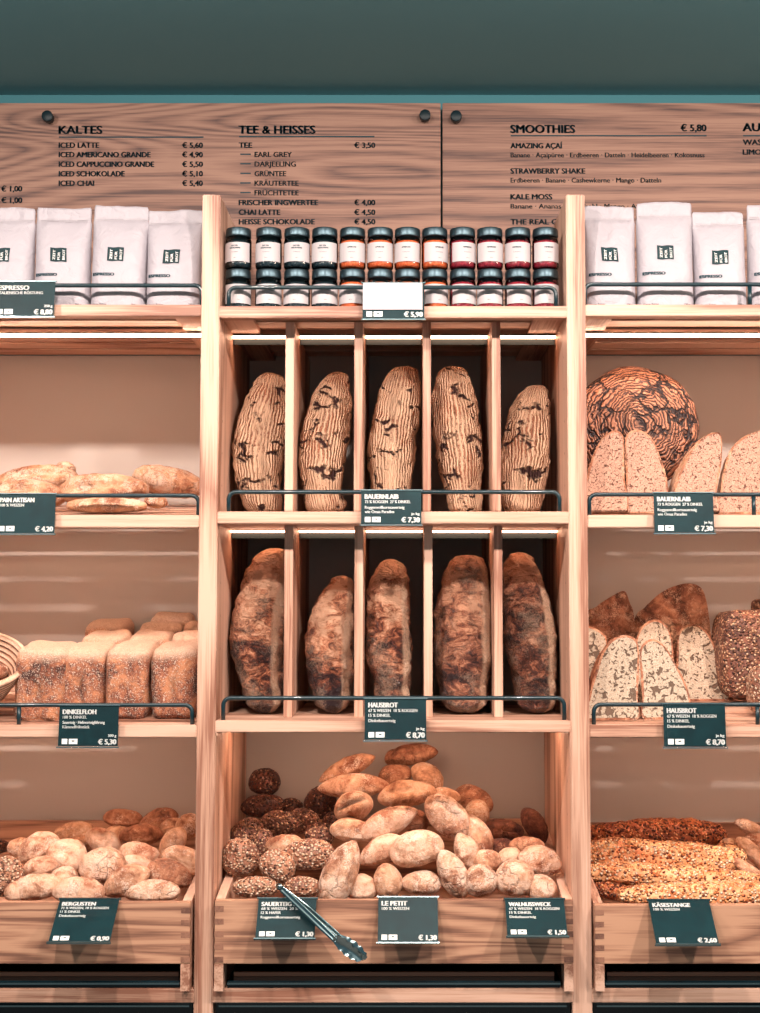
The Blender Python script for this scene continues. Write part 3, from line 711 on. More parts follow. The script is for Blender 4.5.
r2 = (
 ([(273,547,0),(270,556,18),(263,585,25),(257,622,27),(257,655,26),(261,685,20),(264,703,12),(265,711,0)], 'rustic brown loaf with a pale floury flank, leftmost lower cubby', 'rustic_crust'),
 ([(341,575,0),(340,582,12),(334,605,20),(329,635,24),(328,660,24),(330,685,20),(333,703,12),(334,711,0)], 'smaller glossy brown loaf in the second lower cubby from the left', 'rustic_crust'),
 ([(390,558,0),(390,566,13),(388,590,21),(388,622,22.5),(389,655,23),(392,682,18),(393,700,12),(394,711,0)], 'narrow brown loaf with a blackened tip in the middle lower cubby', 'rustic_crust'),
 ([(470,554,0),(468,561,17),(466,590,26),(465,622,29.5),(464,655,29.5),(464,682,26),(465,702,16),(466,711,0)], 'broad wrinkled brown loaf in the fourth lower cubby', 'rustic_crust_dark'),
 ([(521,551,0),(522,558,14),(526,585,22),(529,620,25.5),(532,652,25),(535,682,21),(537,702,14),(538,711,0)], 'darkest brown loaf in the rightmost lower cubby', 'rustic_crust_dark'))
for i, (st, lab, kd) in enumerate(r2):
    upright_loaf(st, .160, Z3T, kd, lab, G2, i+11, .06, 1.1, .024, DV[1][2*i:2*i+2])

# centre crate heap
def heapY(cy, b, top=765.0, y0=892.0, ya=.055, yb=.40):
    t = (y0-cy)/(y0-top); return max(ya, min(yb, ya+(yb-ya)*t))
HEAP = [
 (264.5,782.6,15,14,0,.40,'seeds_dark','round black-seeded roll standing highest at the back left'),
 (263,806,21,11,5,.37,'seeds_dark','black-seeded roll below the highest dark one, against the left side'),
 (291,807,12,8,0,.39,'seeds_dark','small dark seeded roll between two larger dark ones at the back'),
 (321,804,16,16,0,.37,'seeds_dark','round dark seeded roll behind the stacked white rolls'),
 (332,822,9,9,0,.31,'seeds_dark','small dark seeded roll tucked beside the slit white roll'),
 (248,834,17,14,20,.25,'seeds_mid','brown seeded roll touching the left crate side'),
 (281,825,21,13,0,.27,'seeds_mid','wide brown seeded roll in the middle of the seeded heap'),
 (303,822,16,12,0,.29,'seeds_mid','brown seeded roll beside the wide one, towards the back'),
 (319,836,14,13,-20,.235,'seeds_mid','brown seeded roll just above the pale oat roll'),
 (263,845,11,14,0,.20,'seeds_mid','narrow brown seeded roll between two oat rolls'),
 (240.8,859,18,20,0,.13,'seeds_oat','large round oat-covered roll at the far left of the centre crate'),
 (284,845,18,10,5,.18,'roll_gold','lightly seeded golden roll lying across the oat rolls'),
 (308.5,856,25,16,3,.13,'seeds_oat','broad pale oat-covered roll beside the leaf-shaped roll'),
 (276.5,867,18,17,-30,.10,'seeds_oat','oat-covered roll leaning between two larger oat rolls'),
 (255,888,21.5,11,0,.05,'seeds_oat','low oval oat roll at the crate rim, left of the tongs'),
 (303,888,18,11,0,.05,'seeds_oat','low oat roll at the crate rim behind the tongs'),
]
PET = [
 (347,769,29,10,24,.34,'roll_gold',1.35,.10,'curved golden roll on top of the stacked white rolls'),
 (353,787,34,13,3,.30,'roll_pale',1.45,.0,'long pointed white roll lying below the curved golden one'),
 (354,808,19,15,22,.24,'roll_pale',1.0,.22,'oval roll with an open slit, centre left of the heap'),
 (352,831,21,12,-5,.20,'roll_gold',1.1,.0,'brown-bottomed roll under the slit oval roll'),
 (388,824,31,14,25,.19,'roll_pale',1.4,.0,'long pointed white roll slanting up to the right in mid heap'),
 (382,851,24,13,28,.14,'roll_pale',1.4,.0,'white pointed roll slanting behind the big oval one'),
 (341,876,35,19,68,.04,'roll_floury',1.35,.12,'big leaf-shaped floury roll hanging over the crate rim'),
 (362,889,15,13,0,.05,'roll_pale',1.0,.0,'pale roll at the rim between leaf roll and price tag'),
 (388,883,14,17,10,.05,'roll_gold',1.0,.0,'golden roll at the rim behind the LE PETIT tag'),
 (413,755,24,11,8,.40,'roll_brown',1.2,.12,'glossy brown roll at the very top of the heap'),
 (395,776,16,12,10,.36,'roll_brown',1.0,.0,'brown roll just left below the topmost one'),
 (394,759,9,9,0,.42,'roll_brown',1.0,.0,'small brown roll peeking out behind the top of the heap'),
 (427,777,17,13,-30,.36,'roll_gold',1.2,.08,'golden roll right below the topmost roll'),
 (407,795,28,14,8,.29,'roll_gold',1.15,.10,'wide golden roll in the upper middle of the heap'),
 (416,823,12,12,0,.22,'roll_brown',1.0,.0,'brown roll in a gap of the middle heap'),
 (446,817,25,19,-45,.18,'roll_floury',1.2,.10,'cracked floury roll tilted on the right of the heap'),
 (446,796,14,8,-10,.30,'roll_gold',1.0,.0,'small golden roll behind the cracked floury one'),
 (473,801,20,14,-20,.34,'roll_brown',1.1,.0,'dark flour-edged roll at the back right of the heap'),
 (477,815,12,15,0,.28,'roll_gold',1.0,.0,'golden roll leaning under the dark flour-edged one'),
 (473,835,25,16,-52,.21,'roll_gold',1.25,.10,'golden roll sliding down on the right of the heap'),
 (466,852,19,12,-65,.14,'roll_pale',1.4,.06,'pale pointed roll standing nearly upright, right of centre'),
 (417,850,26,19,12,.085,'roll_pale',1.0,.0,'biggest smooth oval white roll in the centre'),
 (421.5,884,19,12,-3,.05,'roll_floury',1.0,.0,'white roll with a dark foot at the rim, right of the LE PETIT tag'),
 (452,875,25,15,-66,.055,'roll_floury',1.3,.06,'floury elongated roll standing at the rim, right of centre'),
 (481,882,16,16.5,0,.05,'roll_floury',1.0,.10,'round floury roll with a scored leaf at the rim'),
 (487,861,14,11,0,.13,'roll_gold',1.0,.0,'golden roll behind the scored round one'),
 (515,880,19,19,0,.06,'roll_floury',1.0,.0,'round flour-dusted walnut roll behind the right price tag'),
 (541,889,15,13,0,.055,'roll_floury',1.0,.0,'whitest floury roll in the right front corner'),
 (510,858,12,10,0,.14,'roll_pale',1.0,.0,'small pale roll behind the walnut rolls'),
 (540,862,21,14,-14,.11,'roll_floury',1.0,.0,'oval walnut roll resting at the right crate side'),
 (527,846,17,9,0,.20,'roll_brown',1.0,.0,'flat brown roll behind the oval walnut roll'),
 (503,831,20,11,-3,.27,'roll_dark',1.0,.08,'dark brown nut roll lying at the back right'),
 (534,826,19,12,-58,.28,'roll_dark',1.2,.0,'dark brown nut roll standing in the back right corner'),
 (500,847,14,8,0,.22,'roll_dark',1.0,.0,'dark roll in the shade below the lying nut roll'),
]
for i, (cx, cy, a, b, ang, Y, kd, lab) in enumerate(HEAP):
    roll(cx, cy, a, b, ang, Y, kd, lab, group='seeded rolls in the centre crate', seed=i+1, amp=.07, hi=.035 if kd != 'roll_gold' else 0, n=(56, 48))
for i, (cx, cy, a, b, ang, Y, kd, pt, sl, lab) in enumerate(PET):
    roll(cx, cy, a, b, ang, Y, kd, lab, group='white and brown rolls in the centre crate', seed=i+40, pt=pt, slit=sl, amp=.055, n=(48, 40), hi=.006)
# left crate: a single visible layer of rolls, nothing beneath
LEFTR = [
 (0,847,9,7,0,.33,'seeds_dark',1,0,'dark seeded roll at the far left edge of the left crate'),
 (7,878,16,21,0,.08,'seeds_oat',1,0,'round oat-seeded roll at the far left front of the left crate'),
 (20,848,12,10,0,.24,'roll_gold',1,0,'golden roll behind the oat-seeded one'),
 (39,849,21,14,25,.20,'roll_pale',1,.05,'pale oval roll slanting up, left part of the left crate'),
 (74,833,20,10,10,.31,'roll_gold',1,.06,'golden roll at the back, leftmost of the back row'),
 (85,843,13,9,0,.27,'roll_gold',1,0,'golden roll peeking between two pale ones in the left crate'),
 (67,857,20,16,-28,.16,'roll_pale',1,.08,'pale roll with a crease, tilted down right, left crate'),
 (42,867,18,10,10,.13,'roll_pale',1,0,'narrow pale roll under the slanting oval one'),
 (37,888,23,14,8,.06,'roll_pale',1,0,'large pale roll at the left crate rim, left of the price tag'),
 (15,893,10,10,0,.05,'roll_pale',1,0,'small pale roll in the left crate beside the oat-seeded one'),
 (103,842,18,12,-32,.24,'roll_pale',1,.06,'pale pink roll tilted down right in mid left crate'),
 (103,868,22,19.5,0,.10,'roll_floury',1,.0,'round roll with a grey floury patch, centre of the left crate'),
 (64,880,14,12,0,.10,'roll_floury',1,0,'floury roll behind the left tilted price tag'),
 (79,892,25,13,0,.045,'roll_pale',1,.04,'wide pale roll at the rim just above the 0,90 price tag'),
 (123,819,19,10,-5,.38,'roll_brown',1.1,.12,'brown scored roll highest in the left crate'),
 (118,834,13,8,0,.33,'roll_gold',1,0,'golden roll below the highest scored one'),
 (141,836,21,11,3,.28,'roll_brown',1.1,.06,'brown roll in the upper middle of the left crate'),
 (159,821,19,11,18,.37,'roll_brown',1.1,.10,'brown creased roll at the back right of the left crate'),
 (140,854,20,11,-12,.18,'roll_pale',1,0,'smooth pale oval roll in mid right of the left crate'),
 (137,864,17,8,-8,.15,'roll_pale',1,0,'pale roll squeezed under the smooth oval one'),
 (127,882,24,14,26,.06,'roll_gold',1.15,.0,'golden roll slanting up right near the left crate rim'),
 (173,828,13,10,10,.33,'roll_gold',1,.08,'small golden roll near the post at the back of the left crate'),
 (189,827,13,12,0,.31,'roll_gold',1,0,'golden roll half hidden by the post, left crate'),
 (173,845,18,12,58,.22,'roll_gold',1.1,0,'golden roll standing on end with a dark flank, left crate'),
 (182,861,20,14,-20,.14,'roll_gold',1,.08,'cracked golden roll beside the post, left crate'),
 (169,875,22,14,-16,.09,'roll_brown',1,.0,'roll with a burnt dark underside near the right end of the left crate'),
 (152,892,27,12,0,.045,'roll_floury',1,0,'flat white floury roll at the right front rim of the left crate'),
]
for i, (cx, cy, a, b, ang, Y, kd, pt, sl, lab) in enumerate(LEFTR):
    roll(cx, cy, a, b, ang, Y, kd, lab, group='rolls in the left crate', seed=i+90, pt=pt, slit=sl, amp=.06, n=(48, 40), hi=.035 if 'seeds' in kd else .005)
# right crate
ST = [
 (655,836,66,13,1,.33,'cheese_stick_dark','dark seeded stick at the back of the right crate'),
 (662,858,72,15,-3,.24,'cheese_stick','thick pale seeded stick, second from the back, right crate'),
 (730,856,14,9,-20,.27,'cheese_stick','stub of a seeded stick behind the thick pale one'),
 (676,877,86,9.5,-3,.17,'cheese_stick','slim reddish seeded stick in the middle of the right crate'),
 (612,890,18,8,-10,.16,'cheese_stick_dark','short dark seeded stick in the left corner of the right crate'),
 (710,896,86,11,0,.07,'cheese_stick','seeded stick lying along the front of the right crate'),
 (750,829,16,7,-25,.38,'roll_gold','small golden baguette at the back right of the right crate'),
 (762,842,17,8,-5,.34,'roll_pale','pale small baguette under the topmost one, right crate'),
 (757,857,26,9,-42,.28,'roll_gold','small baguette slanting down right, in front of the pale one'),
 (733,850,14,10,-30,.30,'roll_gold','tip of a small baguette next to the sticks'),
 (752,874,24,7,-38,.22,'roll_gold','slim baguette slanting under the others at the right edge')]
for i, (cx, cy, a, b, ang, Y, kd, lab) in enumerate(ST):
    stick = 'stick' in kd
    if stick: b *= 1.15
    roll(cx, cy, a, b, ang, Y, kd, lab, cat='bread stick' if stick else 'small baguette', name='seeded_stick' if stick else 'small_baguette', group='seeded sticks in the right crate' if stick else 'small baguettes in the right crate',
         seed=i+140, pt=.45 if stick else .9, amp=.10 if stick else .05, hi=.05 if stick else .004, dep=18 if stick else None, n=(110, 40) if stick else (48, 36))

# left bay, upper row: flat artisan breads
FB = [
 (38,482,38,16,4,2,.33,'floury flat artisan bread at the back left, half behind the price tag',.12),
 (66,469,9,7,-15,2,.36,'folded heel of bread on top of the floury flat one',.0),
 (30,496,34,14,-3,2,.16,'flat artisan bread directly behind the PAIN ARTISAN tag',.10),
 (104,491,42,16,3,2,.17,'cracked artisan bread in the middle of the left upper shelf',.14),
 (107,506,38,8.5,0,2,.07,'lower artisan bread with a dark fold, under the cracked one',.06),
 (168,483,34,16,-10,2,.34,'rounded artisan bread at the back beside the post',.05),
 (156,502,11,7,-5,2,.10,'small end of bread on the slats near the guard rail end',.0)]
for i, (cx, cy, a, b, ang, row, Y, lab, sl) in enumerate(FB):
    roll(cx, cy, a, b, ang, Y, 'flatbread', lab, crease=.035, cat='bread', name='artisan_bread', group='artisan breads on the left upper shelf', seed=i+200, pt=.8, slit=sl, amp=.10, dep=b*1.6, n=(56, 44), hi=.012)

# pan loaves
def pan_loaf(px0, px1, pyt, pyb, Y0, depth, label, seed, pytb=None):
    k = S(Y0); a = P(px0-3, pyb, Y0+depth*.25); b = P(px1-3, pyt+2, Y0+depth*.25); w = (b.x-a.x)/2; h = (b.z-a.z)/2
    cz = (a.z+b.z)/2; cx = (a.x+b.x)/2; cy = Y0+depth/2
    off = Vector((seed*2.3, seed*5.1, 0)); NL, NR = 44, 64; vs = []
    sl = RISE/DEP
    def sp(c, e): return math.copysign(abs(c)**e, c)
    for i in range(NL+1):
        t = -pi/2+pi*i/NL
        for j in range(NR):
            p = 2*pi*j/NR
            e = .34
            x = sp(cos(t), e)*sp(cos(p), e); z = sp(cos(t), e)*sp(sin(p), e); y = sp(sin(t), .45)
            v = Vector((x*w, y*depth/2, z*h))
            v.x *= 1+.05*(z)            # a little wider at the crown
            v.x += .004*fbm(v*20+off); v.z += .006*fbm(v*16+off)*(1 if z > 0 else .2)
            crease = math.exp(-((v.x-.1*w)/(w*.10))**2)
            if y < 0: v.y += crease*.012*min(1, abs(y)*1.2)
            if z > 0: v.z -= crease*.003
            v.z += sl*v.y*1.0
            v += Vector((0, 1, 0))*.004*fbm(v*40+off)
            vs.append(Vector((cx, cy, cz))+v)
    fs = [(i*NR+j, (i+1)*NR+j, (i+1)*NR+(j+1) % NR, i*NR+(j+1) % NR) for i in range(NL) for j in range(NR)]
    fs += [tuple(range(NR)), tuple(range(NL*NR+NR-1, NL*NR-1, -1))]
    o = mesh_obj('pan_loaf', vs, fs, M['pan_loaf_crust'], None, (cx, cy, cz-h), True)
    tag(o, label, 'bread', 'floury brown pan loaves on the left lower shelf')
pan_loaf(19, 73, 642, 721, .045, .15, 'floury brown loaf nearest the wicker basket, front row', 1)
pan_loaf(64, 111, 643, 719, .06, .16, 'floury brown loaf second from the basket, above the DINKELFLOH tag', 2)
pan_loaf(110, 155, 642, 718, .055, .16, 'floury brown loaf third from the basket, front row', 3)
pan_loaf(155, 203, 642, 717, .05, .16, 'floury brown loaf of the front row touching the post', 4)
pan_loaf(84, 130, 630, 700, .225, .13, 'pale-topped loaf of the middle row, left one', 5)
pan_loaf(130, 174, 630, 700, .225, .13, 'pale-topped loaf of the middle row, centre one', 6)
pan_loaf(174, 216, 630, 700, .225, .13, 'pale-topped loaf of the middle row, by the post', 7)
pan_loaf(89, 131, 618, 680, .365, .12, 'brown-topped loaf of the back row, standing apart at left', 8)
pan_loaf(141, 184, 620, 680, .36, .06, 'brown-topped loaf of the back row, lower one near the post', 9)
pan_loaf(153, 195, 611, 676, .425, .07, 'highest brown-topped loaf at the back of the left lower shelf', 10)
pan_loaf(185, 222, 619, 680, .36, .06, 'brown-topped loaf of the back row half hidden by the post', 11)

# wicker proofing basket at the left edge, tipped towards the viewer
def basket():
    Y = .12; c = P(-28, 716, Y); c.z = tray_z(3, Y)+.012
    E = empty('bread_basket', tuple(c), 'pale coiled cane basket at the left edge of the lower shelf', 'basket')
    n = 96; prof = []
    for i in range(61):
        t = i/60; r = .045+.062*t**.8; z = .10*t
        prof.append((r+.0022*abs(sin(t*pi*11)), z))
    inner = [(r-.009, z+.003 if i else z+.008) for i, (r, z) in enumerate(prof)][::-1]
    full = [(0, 0)]+prof+inner+[(0, .008)]
    mb = MB(); mb.lathe(full, (0, 0, 0), n)
    Rm = Matrix.Translation(c) @ Matrix.Rotation(radians(30), 4, 'X') @ Matrix.Rotation(radians(8), 4, 'Y')
    mb.v = [Rm @ v for v in mb.v]
    mn = min(v.z for v in mb.v); lift = Matrix.Translation((0, 0, tray_z(3, Y)+.001-mn)); Rm = lift @ Rm; mb.v = [lift @ v for v in mb.v]
    mb.build('coiled_bowl', M['wicker'], E, smooth=True)
    # coils drawn by thin darker grooves
    g = MB()
    for i in range(1, 11):
        t = i/11; r = .045+.062*t**.8; z = .10*t
        for rr in (r-.0002, r-.0092):
            ring = [Rm @ Vector((rr*cos(2*pi*k/n), rr*sin(2*pi*k/n), z+(.003 if rr < r-.005 else 0))) for k in range(n+1)]
            g.tube(ring, .0013, 6, False)
    g.build('coil_groove', M['roll_dark'], E, smooth=True)
    roll(-10, 676, 18, 10, 20, Y, 'roll_gold', 'orange-brown piece of bread lying in the cane basket', cat='bread', name='bread_piece', seed=300)
basket()

# cut loaves (cut face towards the viewer)
def cut_loaf(outline, Y, depth, mat, crumbm, label, group, seed, dx=0, sc=.55, kx=4.222, ox=580, oy=360, inset=.05, crust_only=False, name='cut_loaf', lean=.045, zfloor=None):
    pts = [P(ox+x/kx, oy+y/kx, Y) for x, y in outline]
    cx = sum(p.x for p in pts)/len(pts); zb = min(p.z for p in pts)
    if zfloor is not None:
        for p in pts:
            if p.z < zb+.012: p.z = zfloor
        zb = zfloor
    zt = max(p.z for p in pts)
    # smooth closed outline
    n = len(pts); ring = []
    SUB = 7
    for i in range(n):
        p0, p1, p2, p3 = pts[i-1], pts[i], pts[(i+1) % n], pts[(i+2) % n]
        for k in range(SUB):
            f = k/SUB
            q = [.5*((2*b)+(-a+c)*f+(2*a-5*b+4*c-d)*f*f+(-a+3*b-3*c+d)*f**3) for a, b, c, d in zip((p0.x, p0.z), (p1.x, p1.z), (p2.x, p2.z), (p3.x, p3.z))]
            ring.append((q[0], max(q[1], zb)))
    m_ = len(ring); off = Vector((seed, seed*2, seed*3)); vs = []; NL = 22
    def yl(z): return Y+lean*(z-zb)/max(.01, zt-zb)
    for i in range(NL+1):
        t = i/NL
        s = sqrt(max(0, 1-(t*.999)**2.4)) if t > 0 else 1
        s = sc*s+(1-sc)*(1-t)**.8*s if t > 0 else 1.0
        for x, z in ring:
            X = cx+(x-cx)*s+dx*S(Y)*t; Z = zb+(z-zb)*(s if not zfloor else s)
            v = Vector((X, yl(Z)+depth*t, Z))
            if t > 0: v += Vector(((x-cx)*.5, 0, (z-zb)*.5)).normalized()*.004*fbm(v*30+off)*min(1, t*6)
            vs.append(v)
    fs = [(i*m_+j, i*m_+(j+1) % m_, (i+1)*m_+(j+1) % m_, (i+1)*m_+j) for i in range(NL) for j in range(m_)]
    fs.append(tuple(range(NL*m_, NL*m_+m_)))
    E = empty(name, (cx, Y+depth/2, zb), label, 'bread', group)
    if crust_only: fs.append(tuple(range(m_-1, -1, -1)))
    mesh_obj('crust', vs, fs, M[mat], E, smooth=True)
    if not crust_only:
        zc = (zb+zt)/2; f = []
        a = [Vector((x, yl(z), z)) for x, z in ring]
        c = Vector((cx, 0, zc)); b = []
        for p in a:
            d = Vector((p.x-cx, 0, p.z-zc)); L_ = d.length; q = p-d*(min(.0046, L_*.2)/max(L_, 1e-6)); b.append(Vector((q.x, yl(q.z)-.0006, q.z)))
        rim = a+b
        mesh_obj('crust_rim', rim, [(j, m_+j, m_+(j+1) % m_, (j+1) % m_) for j in range(m_)], M['roll_brown'], E)
        mesh_obj('crumb_face', b, [tuple(range(m_))], M[crumbm], E)
    return E
RY = 'cut rye loaves on the right upper shelf'
cut_loaf([(25,660),(22,560),(45,450),(75,370),(115,310),(160,285),(192,300),(198,345),(195,500),(195,660)], .06, .12, 'flatbread', 'crumb_rye', 'halved rye loaf with speckled crumb, leftmost beside the post', RY, 1, dx=-2, sc=.85, zfloor=tray_z(2, .06))
cut_loaf([(200,660),(200,500),(201,360),(212,305),(245,283),(285,290),(325,330),(350,400),(372,480),(378,560),(378,660)], .07, .12, 'roll_dark', 'crumb_rye', 'halved rye loaf second from the post, below the big round loaf', RY, 2, dx=6, zfloor=tray_z(2, .07))
cut_loaf([(408,655),(408,540),(450,430),(500,355),(555,305),(600,292),(618,312),(615,400),(600,480),(582,560),(580,655)], .06, .13, 'flatbread', 'crumb_rye', 'halved rye loaf with a pale floury side, above the price tag', RY, 3, dx=-16, sc=.8, zfloor=tray_z(2, .06))
cut_loaf([(583,655),(598,560),(612,480),(650,375),(700,322),(760,292),(830,284),(880,320),(900,480),(900,655)], .075, .13, 'flatbread', 'crumb_rye', 'halved rye loaf at the right edge with a pale folded crust', RY, 4, dx=-6, sc=.75, zfloor=tray_z(2, .075))
WH = 'cut white loaves on the right lower shelf'
K = dict(oy=580, ox=580)
cut_loaf([(36,605),(42,500),(70,400),(105,310),(150,255),(200,235),(248,250),(262,300),(257,400),(247,500),(238,605)], .055, .13, 'roll_brown', 'crumb_white', 'halved white loaf with big holes and brown crust flank, front left', WH, 5, dx=-10, sc=.85, zfloor=tray_z(3, .055), **K)
cut_loaf([(275,605),(268,500),(266,400),(268,300),(300,258),(340,255),(380,290),(420,360),(455,440),(470,510),(466,605)], .06, .12, 'roll_brown', 'crumb_white', 'halved white loaf with big holes, left of the HAUSBROT tag', WH, 6, dx=4, zfloor=tray_z(3, .06), **K)
cut_loaf([(250,500),(242,300),(270,205),(328,168),(372,185),(400,240),(405,340),(400,500)], .20, .08, 'roll_brown', 'crumb_white', 'white loaf half showing its arch behind the two front halves', WH, 7, zfloor=tray_z(3, .20), **K)
cut_loaf([(425,495),(421,300),(435,220),(480,188),(530,200),(570,250),(600,340),(618,440),(622,498)], .25, .09, 'roll_brown', 'crumb_white', 'white loaf half standing alone further back on the slats', WH, 8, zfloor=tray_z(3, .25), **K)
cut_loaf([(-30,520),(-34,360),(-20,230),(25,197),(65,200),(108,225),(125,260),(128,400),(120,520)], .18, .08, 'roll_brown', 'crumb_white', 'white loaf half showing at the post behind the front left one', WH, 9, zfloor=tray_z(3, .18), **K)
cut_loaf([(10,400),(12,175),(80,112),(140,72),(200,46),(222,95),(240,170),(246,400)], .33, .10, 'wedge_crust', None, 'dark crusted bread quarter with a pointed top near the post', WH, 10, crust_only=True, sc=.9, zfloor=tray_z(3, .33), **K)
cut_loaf([(250,400),(238,185),(290,112),(370,45),(460,14),(522,26),(548,80),(562,220),(560,400)], .34, .11, 'wedge_crust', None, 'large dark crusted bread quarter, highest at the back of the right lower shelf', WH, 11, crust_only=True, sc=.9, zfloor=tray_z(3, .34), **K)
# seeded square bread and its companions
def seeded_block(cx, cy, a, b, Y, dep, lab, seed, e=.5, kd='seeds_oat'):
    k = S(Y); c = P(cx, cy, Y); A = a*k; B = b*k; off = Vector((seed*1.7, seed, 0)); NL, NR = 48, 64; vs = []
    def sp(c, e): return math.copysign(abs(c)**e, c)
    for i in range(NL+1):
        t = -pi/2+pi*i/NL
        for j in range(NR):
            p = 2*pi*j/NR
            v = Vector((A*sp(cos(t), e)*sp(cos(p), e), dep*sp(sin(t), e), B*sp(cos(t), e)*sp(sin(p), e)))
            v *= 1+.05*fbm(v*22+off)+.03*noise.noise(v*150+off)
            vs.append(c+v)
    fs = [(i*NR+j, (i+1)*NR+j, (i+1)*NR+(j+1) % NR, i*NR+(j+1) % NR) for i in range(NL) for j in range(NR)]
    fs += [tuple(range(NR)), tuple(range(NL*NR+NR-1, NL*NR-1, -1))]
    o = mesh_obj('seeded_loaf', vs, fs, M[kd], None, (c.x, c.y, c.z-B), True)
    tag(o, lab, 'bread', 'seeded loaves on the right lower shelf')
seeded_block(748, 654, 31, 43, .26, .07, 'tall square seeded loaf right of the cut white loaves', 1, .38, 'seeds_mid')
seeded_block(768, 690, 20, 26, .09, .045, 'rounded seeded loaf at the right edge behind the guard rail', 2, .7)
seeded_block(762, 607, 10, 8, .42, .03, 'small seeded bread end on top of the square loaf at the right edge', 3, .7, 'seeds_mid')

# big round ringed loaf leaning behind the rye halves
def round_loaf():
    Y = .27; c = P(634, 428, Y); R_ = 66*S(Y); n1, n2 = 48, 96; vs = []; off = Vector((4, 8, 1))
    for i in range(n1+1):
        t = pi*i/n1
        for j in range(n2):
            p = 2*pi*j/n2
            dep = .085 if cos(t) > 0 else .04
            v = Vector((R_*sin(t)**.85*cos(p), -dep*cos(t), R_*.97*sin(t)**.85*sin(p)))
            v *= 1+.035*fbm(v*16+off, 3)
            vs.append(v)
    fs = [(i*n2+j, i*n2+(j+1) % n2, (i+1)*n2+(j+1) % n2, (i+1)*n2+j) for i in range(n1) for j in range(n2)]
    Rm = Matrix.Rotation(radians(-14), 3, 'X')
    vs = [Rm @ v for v in vs]
    me = mesh_obj('round_loaf', vs, fs, M['ring_crust'], None, (0, 0, 0), True)
    zlow = min(v.z for v in vs)
    me.location = c
    tag(me, 'big round loaf with dark cracks and concentric rings behind the rye halves', 'bread')
round_loaf()

# ------------------------------------------------------------ jam jars
JH = (P(408, 224.5, .026).z-Z1T-.002)/2; JR = .0262
def make_jar(kind, lab):
    E = empty('jam_jar', (0, 0, 0), lab, 'jar')
    ORG[E.name] = Vector((0, 0, 0))
    H = JH
    b = MB(); b.lathe([(0, .001), (JR-.004, .001), (JR-.0005, .004), (JR, .009), (JR, H-.026), (JR-.0015, H-.021), (JR-.004, H-.018), (JR-.004, H-.014)], n=40)
    b.build('glass_body', M['glass'], E, smooth=True)
    c = MB(); c.lathe([(0, .003), (JR-.006, .003), (JR-.0025, .006), (JR-.002, .010), (JR-.002, H-.030), (JR-.004, H-.027), (0, H-.026)], n=40)
    c.build('jam', M[kind], E, smooth=True)
    l = MB(); rl = JR-.0005
    l.lathe([(0, H-.0005), (rl-.003, H-.0005), (rl-.0012, H-.0012), (rl-.0005, H-.003), (rl, H-.016), (rl-.0006, H-.0185), (rl-.002, H-.0185)], n=40)
    l.build('lid', M['lid_metal'], E, smooth=True)
    p = MB(); a0, a1 = -pi/2-1.25, -pi/2+1.25
    p.lathe([(JR+.0003, .013), (JR+.0003, .0515)], n=28, a0=a0, a1=a1)
    lb = p.build('paper_label', M['label_white'], E, smooth=True)
    t = MB(); r = JR+.0006
    def curved(s, x0, x1, z, h, bold):
        k0 = len(t.v); letter_on(t, s, Vector((0, 0, 0)), Vector((1,0,0)), Vector((0,0,1)), x0, x1, z, h, bold)
        for v in t.v[k0:]:
            a = v.x/r; v.x, v.y = r*sin(a), -r*cos(a)
    if kind == 'jam_dark':
        curved('ZEIT FÜR', -.008, .006, .0430, .003, .03); curved('HEIDELBEERE', -.011, .011, .0385, .003, .03)
    elif kind == 'jam_orange': curved('APRIKOSE', -.009, .009, .0400, .003, .03)
    else: curved('HIMBEERE', -.009, .009, .0400, .003, .03)
    curved('Fruchtaufstrich', -.007, .007, .031, .0016, .01); curved('200 g', -.003, .003, .0195, .0014, .01)
    t.build('lettering', M['ink'], lb)
    return E
def dup(o, parent=None):
    c = o.copy(); COL.objects.link(c)
    if parent: c.parent = parent
    for ch in [x for x in list(bpy.data.objects) if x.parent == o and x is not c]: dup(ch, c)
    return c
names = {'jam_dark': 'dark', 'jam_orange': 'orange', 'jam_red': 'red'}
ordn = ['first', 'second', 'third', 'fourth']
protos = {}
jx = [237, 267.5, 296, 324, 352, 380, 407.5, 435, 463, 490.5, 518.8, 546.5]
for i, px in enumerate(jx):
    kind = 'jam_dark' if i < 4 else 'jam_orange' if i < 8 else 'jam_red'
    for lvl in (0, 1):
        lab = '%s %s jam jar from the left, %s' % (ordn[i % 4], names[kind], 'bottom layer behind the rail' if lvl == 0 else 'stacked on top layer')
        first = kind not in protos
        if first: protos[kind] = make_jar(kind, lab)
        o = protos[kind] if first else dup(protos[kind])
        o['label'] = lab; o['group'] = 'jam jars on the top shelf'
        Yj = .052
        o.location = (P(px, 280, Yj-.02).x, Yj, Z1T-.002+.0008+lvl*(JH+.0004))
        o.rotation_euler.z = random.Random(i*2+lvl).uniform(-.22, .22)
        if i in (7, 8): o.rotation_euler.z = .35

